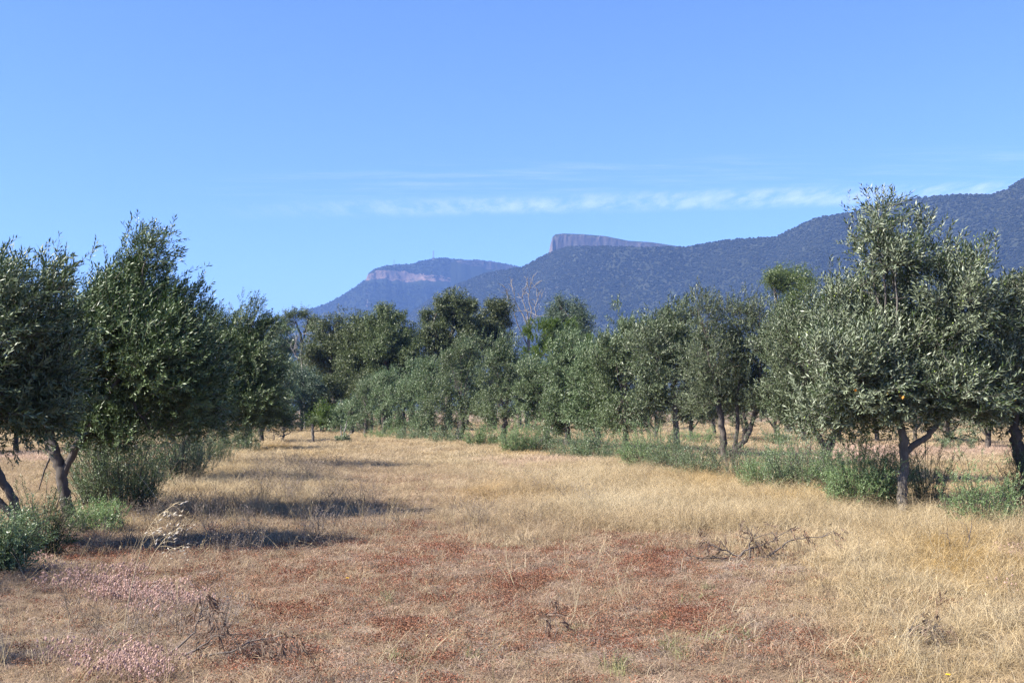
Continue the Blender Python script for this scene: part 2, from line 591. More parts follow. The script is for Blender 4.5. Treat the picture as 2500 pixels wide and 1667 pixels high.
M['hill'] = rock_forest('hill_forest', (0.16, 0.14, 0.125), (0.11, 0.095, 0.085), (0.015, 0.018, 0.011), (0.028, 0.030, 0.019))
M['range'] = rock_forest('range_forest', (0.24, 0.155, 0.11), (0.075, 0.06, 0.052), (0.008, 0.011, 0.006), (0.016, 0.019, 0.011), 0.3, 0.5, 0.006)
M['bluff'] = rock_forest('bluff_rock', (0.125, 0.10, 0.088), (0.055, 0.045, 0.042), (0.008, 0.011, 0.006), (0.016, 0.019, 0.011), 0.3, 0.5, 0.006)
M['mesa'] = rock_forest('mesa_rock', (0.135, 0.105, 0.092), (0.07, 0.06, 0.054), (0.018, 0.022, 0.014), (0.033, 0.037, 0.022), 0.35, 0.55, 0.01)

far_sky = [(380, 880), (520, 825), (600, 797), (668, 778), (729, 762), (778, 748), (805, 738), (846, 715), (885, 688), (894, 681), (899, 667), (912, 658),
           (943, 648), (1001, 645), (1040, 635), (1061, 630.5), (1084, 630), (1126, 634), (1174, 635.5), (1215, 641), (1275, 653),
           (1330, 668), (1420, 700)]
far_V, _ = mountain('mountain', 'far blue mountain with a pale orange cliff band below its crest', far_sky, [(380, 4300), (900, 4000), (1420, 4400)], 1.9, M['range'], 2.0,
                    dict(top=[(892, 684), (899, 670), (918, 664), (962, 665), (992, 668), (1037, 678), (1081, 685), (1114, 693), (1160, 705)],
                         foot=[(892, 685), (899, 686), (933, 685), (962, 690), (1007, 692), (1052, 696), (1102, 701), (1160, 707)], jag=0.8, cap=1.5), 0.5, seed=21)
far2_V, _ = mountain('mountain', 'far shoulder of the blue mountain edged with grey bluffs', [(1100, 640), (1126, 634), (1174, 635.5), (1215, 641), (1275, 653), (1330, 668), (1400, 690)],
                     [(1100, 3930), (1400, 4130)], 1.2, M['bluff'], 2.0,
                     dict(top=[(1115, 637), (1174, 637), (1215, 643), (1275, 655), (1390, 684)], foot=[(1115, 641), (1150, 650), (1215, 660), (1275, 664), (1390, 690)], jag=0.8, cap=1.2), 0.5, seed=28)
mesa_V, _ = mountain('mountain', 'flat topped grey bluff rising behind the wooded hill', [(1325, 632), (1339, 621), (1344, 596), (1349, 578), (1356, 572), (1376, 570), (1425, 572), (1478, 576.5), (1535, 588), (1591, 591.5), (1667, 603), (1720, 612)],
                     [(1325, 3200), (1720, 3350)], 1.6, M['mesa'], 1.5,
                     dict(top=[(1330, 622), (1345, 597), (1354, 577), (1376, 574), (1478, 581), (1535, 592), (1591, 595), (1667, 606), (1715, 613)],
                          foot=[(1330, 630), (1345, 622), (1376, 618), (1478, 616), (1535, 612), (1591, 606), (1667, 610), (1715, 615)], jag=0.8, cap=1.2), 0.7, seed=33)
hill_sky = [(900, 830), (960, 790), (992, 772), (1049, 731), (1111, 696), (1186, 667.5), (1245, 657), (1275, 653), (1290, 644), (1334, 621), (1360, 611), (1387, 603), (1420, 602),
            (1489, 602.5), (1560, 603), (1667, 604), (1759, 589), (1800, 584), (1896, 579), (1927, 563), (1991, 533), (2074, 521), (2150, 500), (2224, 485),
            (2342, 476), (2422, 476), (2454, 465), (2500, 436), (2600, 405), (2800, 380), (3100, 420), (3500, 500)]
hill_V, hill_ns = mountain('hill', 'wooded dark blue hill climbing to the edge of the picture', hill_sky, [(900, 3300), (1500, 2500), (2500, 2000), (3500, 2000)], 1.75, M['hill'], 4.0, None, 1.0, seed=41, nslope=40)


# ------------------------------------------------------------------ scattered cover (geometry nodes)
def proto_collection(name, meshes):
    c = bpy.data.collections.new(name)
    for k, me in enumerate(meshes):
        o = bpy.data.objects.new(f'{name}_{k:02d}', me)
        c.objects.link(o)
    return c


def scatter(name, label, protos, P, rot, scl, idx, tint, mats):
    """one stuff object: a cloud of points on which geometry nodes plant the prototypes"""
    n = len(P)
    me = bpy.data.meshes.new(name)
    me.vertices.add(n)
    me.vertices.foreach_set('co', np.asarray(P, np.float32).ravel())
    for nm, typ, dat, key in (('rot', 'FLOAT_VECTOR', rot, 'vector'), ('scl', 'FLOAT_VECTOR', scl, 'vector'),
                              ('idx', 'INT', idx, 'value'), ('tint', 'FLOAT_VECTOR', tint, 'vector')):
        at_ = me.attributes.new(nm, typ, 'POINT')
        d = np.asarray(dat, np.int32 if typ == 'INT' else np.float32)
        at_.data.foreach_set(key, d.ravel())
    for mm in mats:
        me.materials.append(mm)
    o = link(name, me)
    ng = bpy.data.node_groups.new(name + '_scatter', 'GeometryNodeTree')
    ng.interface.new_socket('Geometry', in_out='INPUT', socket_type='NodeSocketGeometry')
    ng.interface.new_socket('Geometry', in_out='OUTPUT', socket_type='NodeSocketGeometry')
    N, Lk = ng.nodes, ng.links
    gi, go = N.new('NodeGroupInput'), N.new('NodeGroupOutput')
    ci = N.new('GeometryNodeCollectionInfo')
    ci.inputs['Collection'].default_value = protos
    ci.inputs['Separate Children'].default_value = True
    ci.inputs['Reset Children'].default_value = True
    ip = N.new('GeometryNodeInstanceOnPoints')
    ip.inputs['Pick Instance'].default_value = True

    def attr(nm, dt):
        a_ = N.new('GeometryNodeInputNamedAttribute'); a_.data_type = dt
        a_.inputs['Name'].default_value = nm
        return a_.outputs['Attribute']
    e2r = N.new('FunctionNodeEulerToRotation')
    Lk.new(attr('rot', 'FLOAT_VECTOR'), e2r.inputs[0])
    Lk.new(gi.outputs[0], ip.inputs['Points'])
    Lk.new(ci.outputs[0], ip.inputs['Instance'])
    Lk.new(attr('idx', 'INT'), ip.inputs['Instance Index'])
    Lk.new(e2r.outputs[0], ip.inputs['Rotation'])
    Lk.new(attr('scl', 'FLOAT_VECTOR'), ip.inputs['Scale'])
    Lk.new(ip.outputs[0], go.inputs[0])
    md = o.modifiers.new('scatter', 'NODES')
    md.node_group = ng
    return tag(o, label, kind='stuff')


# forest canopy on the slopes
def blob(rng, sub=1, squash=0.8):
    import bmesh
    bm = bmesh.new()
    bmesh.ops.create_icosphere(bm, subdivisions=sub + 1, radius=1.0)
    V = np.array([v.co[:] for v in bm.verts]); Fc = np.array([[v.index for v in f.verts] for f in bm.faces])
    bm.free()
    V = V * (1 + 0.26 * rng.normal(0, 1, (len(V), 1)))
    V[:, 2] *= squash
    return V, Fc


canopy_m, nt, b = material('forest_canopy')
at_ = nn(nt, 'ShaderNodeAttribute', attribute_type='INSTANCER', attribute_name='tint')
nt.links.new(at_.outputs['Color'], b.inputs['Base Color'])
b.inputs['Roughness'].default_value = 1.0
b.inputs['Specular IOR Level'].default_value = 0.0
canopies = proto_collection('canopy', [MB().add(*blob(RNG, 1), smooth=False).mesh('canopy', [canopy_m]) for _ in range(5)])


def forest(name, label, V, r0, r1, per_m2, rad, rng, cols, skip=None, clump=0.004):
    A = V[r0:r1]
    p00, p10, p01, p11 = A[:-1, :-1], A[1:, :-1], A[:-1, 1:], A[1:, 1:]
    area = 0.5 * np.linalg.norm(np.cross(p10 - p00, p01 - p00), axis=-1) + 0.5 * np.linalg.norm(np.cross(p10 - p11, p01 - p11), axis=-1)
    w = area.ravel() * per_m2
    cnt = rng.poisson(w)
    ii = np.repeat(np.arange(len(w)), cnt)
    u, v = rng.random(len(ii)), rng.random(len(ii))
    f = lambda X: X.reshape(-1, 3)[ii]
    P = (f(p00) * ((1 - u) * (1 - v))[:, None] + f(p10) * (u * (1 - v))[:, None] + f(p01) * ((1 - u) * v)[:, None] + f(p11) * (u * v)[:, None])
    nz = fbm(P[:, 0] * clump, P[:, 1] * clump, 77, 4)
    keep = rng.random(len(P)) < (sstep(0.2, 0.42, nz) * 0.35 + 0.65) * (1 - 0.6 * sstep(0.665, 0.73, fbm(P[:, 0] * 0.018, P[:, 1] * 0.018, 78, 4)))
    if skip is not None:
        keep &= skip(P)
    P = P[keep]
    n = len(P)
    s = rad * rng.uniform(0.55, 1.35, n)
    P[:, 2] += s * 0.45
    c = np.array(cols[0])[None] + (np.array(cols[1]) - np.array(cols[0]))[None] * rng.random((n, 1)) ** 1.5
    c *= rng.uniform(0.75, 1.25, (n, 1)) * (0.55 + 0.9 * fbm(P[:, 0] * 0.0045, P[:, 1] * 0.0045, 91, 4))[:, None]
    scatter(name, label, canopies, P, np.stack([0 * s, 0 * s, rng.uniform(0, 6.28, n)], -1),
            np.stack([s, s, s * rng.uniform(0.8, 1.3, n)], -1), rng.integers(0, 5, n), c, [canopy_m])
    return n


r4 = np.random.default_rng(4)
nf = hill_V.shape[0]
forest('forest', 'dense bush covering the near hill', hill_V, 6, nf - 3, 1 / 15.0, 2.1, r4, ((0.017, 0.020, 0.012), (0.032, 0.034, 0.022)))
forest('forest', 'bush covering the far mountain', far_V[:, :], 14, far_V.shape[0] - 3, 1 / 60.0, 2.6, r4, ((0.009, 0.011, 0.007), (0.017, 0.019, 0.012)),
       skip=lambda P: ~((lambda q: (q[0] > 890) & (q[0] < 1165) & (q[1] > np.interp(q[0], [897, 962, 1114], [660, 661, 689])) & (q[1] < np.interp(q[0], [897, 1007, 1160], [688, 694, 709])))(project(P[:, 0], P[:, 1], P[:, 2]))))

# haze: one closed box of pale air round the whole place
hz_m = bpy.data.materials.new('haze_air')
hz_m.use_nodes = True
nt = hz_m.node_tree
nt.nodes.clear()
pv = nt.nodes.new('ShaderNodeVolumePrincipled')
pv.inputs['Color'].default_value = (0.25, 0.45, 1.0, 1)
pv.inputs['Density'].default_value = 0.00012
pv.inputs['Anisotropy'].default_value = 0.0
ou = nt.nodes.new('ShaderNodeOutputMaterial')
nt.links.new(pv.outputs[0], ou.inputs['Volume'])
hx0, hx1, hy0, hy1, hz0, hz1 = -9500, 9500, -3500, 10500, -14.0, 640
hv = [(x, y, z) for z in (hz0, hz1) for y in (hy0, hy1) for x in (hx0, hx1)]
hq = [(0, 2, 3, 1), (4, 5, 7, 6), (0, 1, 5, 4), (2, 6, 7, 3), (0, 4, 6, 2), (1, 3, 7, 5)]
tag(MB().add(hv, hq, smooth=False).build('haze', hz_m), 'thin blue summer haze over the plain', kind='stuff')

#@@TREES
# ------------------------------------------------------------------ foliage
def spray_proto(rng, pairs, L, ll, lw, ang=(30, 60), droop=0.2, roll=0.6, alternate=False, tri=False, hang=0.0):
    """a leafy shoot along +Z: leaf quads (n,4,3) and the stem path"""
    sx, sy = rng.normal(0, droop * 0.5, 2)
    sx += droop
    def stem(s):
        return np.array([sx * L * s * s, sy * L * s * s, L * s])
    Q = []
    az = rng.uniform(0, 6.28)
    for k in range(pairs):
        s = 0.12 + 0.86 * k / max(1, pairs - 1)
        az += math.pi / 2 + rng.normal(0, 0.35)
        for side in ((0,) if alternate else (0, 1)):
            a = az + side * math.pi + rng.normal(0, 0.25)
            th = math.radians(rng.uniform(*ang)) * (1.1 - 0.35 * s)
            rad = np.array([math.cos(a), math.sin(a), 0])
            d = math.cos(th) * np.array([0, 0, 1.0]) + math.sin(th) * rad
            d = d + np.array([0, 0, -hang])
            d /= np.linalg.norm(d)
            n = math.sin(th) * np.array([0, 0, 1.0]) - math.cos(th) * rad
            n -= d * (n @ d)
            n /= np.linalg.norm(n) + 1e-9
            r_ = rng.normal(0, roll)
            side_v = np.cross(d, n)
            n, side_v = n * math.cos(r_) + side_v * math.sin(r_), side_v * math.cos(r_) - n * math.sin(r_)
            l = ll * rng.uniform(0.7, 1.2)
            w = lw * rng.uniform(0.8, 1.2)
            b0 = stem(s) + d * 0.004
            mid = b0 + d * l * 0.45 - n * w * 0.12
            tip = b0 + d * l - n * l * rng.uniform(-0.05, 0.12)
            if tri:
                Q.append([b0, mid - side_v * w * 0.8, tip] if rng.random() < 0.5 else [b0, tip, mid + side_v * w * 0.8])
            else:
                Q.append([b0, mid - side_v * w / 2, tip, mid + side_v * w / 2])
    return np.array(Q), np.array([stem(0.0), stem(0.5), stem(1.0)])


def basis(D, rng):
    D = D / (np.linalg.norm(D, axis=1)[:, None] + 1e-9)
    ref = rng.normal(0, 1, D.shape)
    X = np.cross(ref, D)
    X /= np.linalg.norm(X, axis=1)[:, None] + 1e-9
    Y = np.cross(D, X)
    return np.stack([X, Y, D], -1)          # columns


def sprays(mb, P, D, S, protos, rng, leafmat=0, stemmat=1, stem_r=0.004, stems=True):
    B = basis(D, rng)
    ch = rng.integers(0, len(protos), len(P))
    for k, (Q, st) in enumerate(protos):
        m_ = ch == k
        n = int(m_.sum())
        if not n:
            continue
        q = Q.reshape(-1, 3)
        kq = Q.shape[1]
        V = np.einsum('nij,qj->nqi', B[m_] * S[m_][:, None, None], q) + P[m_][:, None]
        mb.add(V.reshape(-1, 3), np.arange(n * len(q)).reshape(-1, kq), leafmat, smooth=False)
        if stems:
            tri = np.array([[1, 0, 0], [-0.5, 0.87, 0], [-0.5, -0.87, 0]]) * stem_r
            ring = np.array([st[0] + tri[1], st[0] + tri[2], st[2] + tri[2] * .4, st[2] + tri[1] * .4])
            V = np.einsum('nij,qj->nqi', B[m_] * S[m_][:, None, None], ring) + P[m_][:, None]
            fq = np.array([[0, 1, 2, 3]])
            Fq = (fq[None] + (np.arange(n) * 4)[:, None, None]).reshape(-1, 4)
            mb.add(V.reshape(-1, 3), Fq, stemmat)
    return mb


def crown(mb, lobes, n, protos, rng, wind=(0, 0, 0), up=0.5, clump_r=0.16, per=12, inner=0.3, shoots=0, shoot_scale=1.1, droop=0.0,
          scale=(0.75, 1.25), jitter=0.4, axis=None, low=-0.75, stems=True, stem_r=0.004, pull=0.6):
    """leafy shoots in clumps spread through ellipsoid lobes (centre xyz, radii xyz)"""
    L = np.array(lobes, float)
    c, r = L[:, :3], L[:, 3:6]
    w = (r[:, 0] * r[:, 1] * r[:, 2]) ** (2 / 3)
    nc = max(4, int(n / per))
    li = rng.choice(len(L), nc, p=w / w.sum())
    d = rng.normal(0, 1, (nc, 3))
    d /= np.linalg.norm(d, axis=1)[:, None]
    d[:, 2] = np.where(d[:, 2] < low, -d[:, 2], d[:, 2])
    rf = inner + (1 - inner) * rng.random(nc) ** 0.5
    C = c[li] + d * r[li] * rf[:, None]
    k = rng.integers(0, nc, n)
    cr = clump_r * np.exp(np.clip(rng.normal(0, 0.3, nc), -.5, .5))
    P = C[k] + np.clip(rng.normal(0, 1, (n, 3)), -1.5, 1.5) * cr[k][:, None]
    plen = np.mean([q[1][2][2] for q in protos])
    off = (P - c[li][k]) / r[li][k]
    out = off / (np.linalg.norm(off, axis=1)[:, None] + 1e-6)
    D = out + np.array([0, 0, up - droop]) + np.array(wind) * (0.4 + 0.9 * rng.random((n, 1))) + rng.normal(0, jitter, (n, 3))
    S = rng.uniform(*scale, n)
    P = P - D / np.linalg.norm(D, axis=1)[:, None] * (S * plen * pull)[:, None]
    sprays(mb, P, D, S, protos, rng, stems=stems, stem_r=stem_r)
    if shoots:
        ws = w * np.clip((c[:, 2] + r[:, 2] - np.percentile(c[:, 2], 35)), 0.02, None)
        li = rng.choice(len(L), shoots, p=ws / ws.sum())
        d = rng.normal(0, 1, (shoots, 3)); d[:, 2] = np.abs(d[:, 2]) + 0.5
        d /= np.linalg.norm(d, axis=1)[:, None]
        P = c[li] + d * r[li] * 0.84
        base_d = d * 0.5 + np.array([0, 0, 0.95]) + np.array(wind) * 0.8 + rng.normal(0, 0.16, (shoots, 3))
        S = shoot_scale * rng.uniform(0.6, 1.25, shoots)
        sprays(mb, P, base_d, S, protos, rng, stems=stems, stem_r=stem_r)
        # leaves get denser where the shoot leaves the crown
        P2 = np.repeat(P, 3, 0) + rng.normal(0, 0.11, (shoots * 3, 3))
        sprays(mb, P2, np.repeat(base_d, 3, 0) + rng.normal(0, 0.35, (shoots * 3, 3)), rng.uniform(0.8, 1.2, shoots * 3), protos, rng, stems=stems)
    return mb


rp = np.random.default_rng(5)
OLIVE = [spray_proto(rp, 9, 0.30, 0.074, 0.0185, droop=0.22) for _ in range(10)]
OLIVE_BIG = [spray_proto(rp, 9, 0.32, 0.086, 0.0205, droop=0.2) for _ in range(10)]
OLIVE_FAR = [spray_proto(rp, 8, 0.38, 0.112, 0.032, droop=0.22, tri=True) for _ in range(8)]
GUM = [spray_proto(rp, 7, 0.48, 0.165, 0.062, (40, 95), 0.35, 1.0, hang=0.25, tri=True) for _ in range(8)]
GUM_FINE = [spray_proto(rp, 7, 0.42, 0.15, 0.052, (40, 95), 0.35, 1.0, hang=0.3, tri=True) for _ in range(8)]
WATTLE = [spray_proto(rp, 9, 0.40, 0.13, 0.045, (25, 60), 0.15, 0.8, tri=True) for _ in range(6)]
BUSH = [spray_proto(rp, 9, 0.26, 0.040, 0.021, (40, 70), 0.15, 0.8) for _ in range(8)]
BUSH_FAR = [spray_proto(rp, 8, 0.34, 0.075, 0.040, (40, 70), 0.15, 0.8, tri=True) for _ in range(6)]


def trunk_paths(rng, base, forks, r0, mb_trunk, sides=10):
    pass


def make_tree(name, label, cat, group, loc, stems, lobes, n, protos, leaf, bark, rng, limb_r=0.045, wind=(0, 0, 0), shoots=0, sides=10, crown_kw=None, limbs=True, rz=0.0, scale=1.0):
    """stems: list of (path, radii) in local metres; limbs run from the head of the nearest stem to every lobe"""
    t = thing(name, label, cat, loc, group, rz)
    t.scale = (scale,) * 3
    heads = []
    for k, (path, rad) in enumerate(stems):
        path = np.asarray(path, float)
        # densify
        s = np.linspace(0, 1, len(path)); ss = np.linspace(0, 1, len(path) * 4)
        P = np.stack([np.interp(ss, s, path[:, a]) for a in range(3)], -1)
        P[1:-1] = (P[:-2] + 2 * P[1:-1] + P[2:]) / 4
        P[1:-1, :2] += rng.normal(0, 0.010 * (rad[0] / 0.08), (len(P) - 2, 2))
        R = np.interp(ss, s, rad)
        mb = MB()
        tube(mb, P, R, sides, rough=0.085, rng=rng)
        mb.build('trunk' if k == 0 else 'limb', bark, t)
        heads.append((P[-1], R[-1]))
    if limbs:
        L = np.array(lobes, float)
        for c in L:
            h, hr = min(heads, key=lambda q: np.linalg.norm(q[0][:2] - c[:2]) + 0.4 * abs(q[0][2] - c[2]))
            if np.linalg.norm(c[:3] - h) < 0.25:
                continue
            midp = (h * 0.5 + c[:3] * 0.5) + np.array([*rng.normal(0, 0.10, 2), -0.06 * np.linalg.norm(c[:3] - h)])
            P = bez(h - np.array([0, 0, hr]), midp, c[:3], 9)
            P[1:-1] += rng.normal(0, 0.02, (7, 3))
            mb = MB()
            r_ = min(limb_r, hr * 0.8)
            tube(mb, P, np.linspace(r_, r_ * 0.25, 9), 6, rough=0.06, rng=rng)
            # side twigs
            for q in range(3):
                a0 = P[rng.integers(4, 8)]
                e = a0 + rng.normal(0, 1, 3) * c[3:6] * 0.45 + np.array([0, 0, 0.1])
                tube(mb, bez(a0, (a0 + e) / 2 + rng.normal(0, 0.05, 3), e, 5), np.linspace(r_ * 0.3, r_ * 0.08, 5), 4)
            mb.build('limb', bark, t)
    kw = dict(wind=wind, shoots=shoots)
    kw.update(crown_kw or {})
    mb = crown(MB(), lobes, n, protos, rng, **kw)
    mb.build('crown', [leaf, bark], t)
    return t


def lobes_px(Y, base, spec, deep=1.0):
    """lobes given as photo ellipses (px, py, rx, ry[, offset in depth, depth radius]) at Y metres"""
    out = []
    for q in spec:
        px, py, rx, ry = q[:4]
        dy = q[4] if len(q) > 4 else 0.0
        p = at(px, py, Y + dy)
        k = (Y + dy) / F
        ra, rb = rx * k, ry * k
        rd = q[5] if len(q) > 5 else max(0.75 * ra, rb) * deep
        out.append((p[0] - base[0], p[1] - base[1], p[2] - base[2], ra, rd, rb))
    return out


def pt(Y, base, px, py, dy=0.0):
    return at(px, py, Y + dy) - base


def gbase(px, py):
    p = on_ground(px, py)
    p[2] = float(ground_z(p[0], p[1])) - 0.03
    return p


def autodepth(L, rng, amt=0.8):
    """stagger the lobes in depth so that the crown is round, not a fan"""
    out = []
    for k, (x, y, z, a, b, c) in enumerate(L):
        out.append((x, y + rng.uniform(-amt, amt), z, a, b, c))
    return out


#@@ORCHARD
WIND = (0.75, 0.1, 0.1)
G_R, G_L = 'olive trees along the right side of the clearing', 'olive trees along the left side of the clearing'


def pxtree(label, base_px, stems_px, lob, n, protos, leaf, bark, seed, group, wind=(0.2, 0, 0), shoots=20, deep=1.0, stagger=0.5, limb_r=0.045, sides=9, back=0, **kw):
    rng = np.random.default_rng(seed)
    b = gbase(*base_px)
    Y = b[1]
    st = []
    for path, rad in stems_px:
        st.append(([pt(Y, b, q[0], q[1], q[2] if len(q) > 2 else 0.0) for q in path], rad))
    L = autodepth(lobes_px(Y, b, lob, deep), rng, stagger)
    if back:            # the far side of the crown
        A = np.array(L)
        for q in range(back):
            k = rng.integers(0, len(L))
            x, y, z, a, c_, d = L[k]
            L.append((x * 0.6 + rng.normal(0, .2), y + 0.9 + rng.random() * 0.6, z * 0.97, a, c_, d))
    return make_tree('olive_tree', label, 'olive tree', group, b, st, L, n, protos, leaf, bark, rng, limb_r, wind, shoots, sides, **kw)


# right row, nearest first
r1 = pxtree('tall silvery olive tree with straight grey trunk forking low over yellow grass', (2205, 1255),
       [([(2205, 1258), (2203, 1190), (2208, 1120), (2207, 1082), (2200, 1040), (2190, 980)], [.086, .074, .068, .072, .055, .04]),
        ([(2210, 1105), (2232, 1085), (2262, 1068), (2290, 1030), (2310, 960)], [.055, .052, .048, .042, .035]),
        ([(2300, 960), (2340, 900), (2360, 800)], [.035, .03, .02])],
       [(2176, 512, 20, 34), (2138, 555, 48, 36), (2196, 570, 48, 40), (2130, 620, 54, 48), (2180, 640, 60, 40), (2292, 575, 46, 40), (2335, 610, 36, 40), (2375, 650, 50, 60),
        (2225, 720, 140, 85), (2340, 750, 110, 110), (2120, 785, 110, 85), (2062, 715, 30, 34), (2200, 880, 180, 115), (2080, 930, 105, 105), (2350, 910, 120, 120),
        (2040, 1000, 62, 50), (2160, 990, 110, 50), (2330, 975, 100, 56), (2430, 800, 50, 90), (2440, 930, 40, 90), (2250, 995, 80, 45), (2200, 960, 170, 70), (2320, 940, 110, 70), (2010, 910, 55, 85), (2000, 1010, 45, 50), (2090, 1025, 60, 34)],
       6300, OLIVE_BIG, M['silver'], M['bark_grey'], 101, G_R, (0.25, 0, 0.1), 60, back=4)
pxtree('olive tree with thick leaning trunk cut by the picture edge', (2560, 1245),
       [([(2560, 1248), (2530, 1190), (2500, 1140), (2480, 1080), (2476, 1040)], [.13, .12, .11, .10, .07]), ([(2505, 1150), (2530, 1060), (2560, 980)], [.08, .07, .05])],
       [(2480, 800, 70, 100), (2540, 890, 120, 140), (2480, 980, 85, 80), (2505, 730, 40, 50), (2620, 820, 110, 130), (2600, 980, 110, 100)],
       2900, OLIVE_BIG, M['silver'], M['bark'], 102, G_R, (0.25, 0, 0.1), 40, back=3)
pxtree('olive tree on a short slanting trunk behind green saltbush', (1985, 1185),
       [([(1985, 1188), (2000, 1140), (2022, 1095), (2040, 1050)], [.13, .115, .10, .07]), ([(2020, 1100), (1980, 1040), (1960, 980)], [.07, .06, .04])],
       [(1990, 800, 85, 75), (1955, 880, 95, 90), (2040, 940, 95, 90), (1950, 970, 65, 75), (1935, 815, 48, 40), (2015, 750, 46, 42), (1990, 1030, 52, 40), (2060, 850, 80, 80), (1930, 1010, 60, 42)],
       3400, OLIVE, M['olive'], M['bark'], 103, G_R, (0.2, 0, 0.1), 40, back=3)
pxtree('olive tree splitting into three dark stems from the ground', (1772, 1147),
       [([(1772, 1150), (1766, 1080), (1762, 1030), (1750, 960)], [.11, .095, .085, .06]), ([(1782, 1145), (1795, 1090), (1800, 1030), (1800, 960)], [.07, .06, .055, .04]),
        ([(1780, 1110), (1820, 1075), (1838, 1030), (1850, 950)], [.075, .07, .06, .045])],
       [(1812, 748, 52, 42), (1765, 800, 78, 66), (1850, 815, 78, 74), (1895, 830, 45, 50), (1745, 880, 85, 78), (1850, 905, 95, 76), (1790, 960, 105, 55), (1712, 775, 34, 56), (1905, 920, 70, 75), (1740, 985, 66, 42), (1870, 990, 76, 46), (1935, 985, 50, 52)],
       4300, OLIVE, M['olive'], M['bark'], 104, G_R, (0.2, 0, 0.1), 55, back=4)
pxtree('olive tree with pale grey trunk and one limb kinked to the left', (1653, 1120),
       [([(1653, 1122), (1652, 1080), (1650, 1030), (1648, 990), (1640, 950)], [.12, .105, .10, .075, .05]), ([(1648, 1000), (1635, 985), (1616, 977), (1612, 940), (1606, 890)], [.065, .06, .055, .05, .04])],
       [(1667, 775, 32, 36), (1610, 795, 55, 40), (1595, 855, 78, 60), (1680, 860, 60, 68), (1645, 925, 85, 58), (1592, 975, 62, 40), (1700, 940, 55, 65), (1575, 1020, 46, 34), (1695, 1000, 46, 42)],
       3120, OLIVE_FAR, M['olive'], M['bark_grey'], 105, G_R, (0.3, 0, 0.1), 40, back=3)
pxtree('round olive tree with a tall upright tuft and dark hanging skirt', (1530, 1109),
       [([(1530, 1111), (1528, 1070), (1525, 1030), (1522, 960)], [.12, .10, .09, .06])],
       [(1521, 775, 28, 30), (1545, 830, 58, 48), (1500, 875, 58, 58), (1562, 900, 58, 58), (1520, 950, 78, 58), (1535, 1012, 74, 42), (1500, 1040, 50, 26), (1575, 985, 36, 50)],
       2808, OLIVE_FAR, M['olive_green'], M['bark'], 106, G_R, (0.3, 0, 0.1), 24, back=3)
pxtree('low olive tree crowding between two taller ones, trunk dark and short', (1461, 1104),
       [([(1461, 1106), (1458, 1060), (1465, 1010)], [.15, .12, .08])],
       [(1450, 885, 52, 50), (1475, 955, 58, 58), (1438, 1000, 56, 40), (1495, 1000, 46, 42), (1425, 930, 46, 55), (1450, 1040, 48, 26)],
       2080, OLIVE_FAR, M['olive_green'], M['bark'], 107, G_R, (0.35, 0, 0.1), 18, back=2)
pxtree('olive tree with white wind-bent tuft in front of the round green wattle', (1385, 1099),
       [([(1385, 1101), (1386, 1060), (1382, 1010)], [.15, .12, .08])],
       [(1388, 822, 22, 20), (1374, 850, 28, 30), (1402, 868, 34, 38), (1362, 908, 40, 44), (1412, 930, 48, 50), (1370, 985, 62, 50), (1400, 1028, 58, 36), (1350, 1035, 40, 26)],
       2160, OLIVE_FAR, M['olive_green'], M['bark'], 108, G_R, (0.8, 0, 0.1), 30, back=3)
pxtree('grey green olive tree with leaning top left of the white tufted tree', (1318, 1093),
       [([(1318, 1095), (1335, 1055), (1340, 1010)], [.15, .12, .08])],
       [(1298, 915, 36, 38), (1335, 950, 44, 48), (1290, 975, 45, 48), (1325, 1025, 48, 40)],
       1600, OLIVE_FAR, M['olive_green'], M['bark'], 109, G_R, (0.5, 0, 0.1), 20, back=2)
pxtree('pale olive tree whose rounded head stands over a bright bush', (1228, 1088),
       [([(1228, 1090), (1230, 1050), (1236, 1010)], [.16, .13, .09])],
       [(1236, 832, 26, 22), (1206, 840, 26, 24), (1256, 872, 36, 38), (1205, 900, 46, 56), (1245, 950, 55, 52), (1215, 985, 56, 46), (1232, 1036, 62, 40)],
       1920, OLIVE_FAR, M['olive_green'], M['bark'], 110, G_R, (0.5, 0, 0.1), 24, back=3)
pxtree('bushy olive tree topped by white windblown shoots, stout trunk in shade', (1123, 1081),
       [([(1123, 1083), (1124, 1050), (1126, 1000)], [.24, .21, .14])],
       [(1122, 856, 22, 22), (1150, 846, 24, 22), (1100, 888, 42, 36), (1158, 895, 40, 48), (1120, 950, 58, 52), (1155, 1010, 48, 44), (1080, 985, 42, 54), (1100, 1040, 36, 26)],
       2080, OLIVE_FAR, M['olive_green'], M['bark'], 111, G_R, (0.8, 0, 0.1), 30, back=3)


# generic crowns for the trees further back; trees share their meshes
def generic_olive(seed, leaf, h=4.4, n=1500):
    rng = np.random.default_rng(seed)
    L = [(0, 0, h * .5, 1.25, 1.25, h * .32)]
    for k in range(7):
        a = k * 0.9 + rng.random()
        L.append((math.cos(a) * 0.95, math.sin(a) * 0.95, h * rng.uniform(.28, .72), .8, .8, .75))
    L += [(0.2, 0, h * .82, .6, .6, .55), (rng.normal(0, .4), rng.normal(0, .4), h * .9, .4, .4, .45)]
    mbt = MB()
    tube(mbt, [(0, 0, -.05), (.03, .02, .5), (rng.normal(0, .12), .05, 1.1), (0, 0, 1.9)], [.13, .11, .1, .06], 8)
    for k in range(3):
        a = rng.uniform(0, 6.28)
        tube(mbt, bez((0, 0, .7), (math.cos(a) * .35, math.sin(a) * .35, 1.0), (math.cos(a) * .9, math.sin(a) * .9, 2.1), 6), np.linspace(.07, .03, 6), 6)
    tr = mbt.mesh('trunk', [M['bark']])
    cr = crown(MB(), L, n, OLIVE_FAR, rng, wind=(0.4, 0, 0.1), shoots=22, low=-0.55).mesh('crown', [leaf, M['bark']])
    return tr, cr


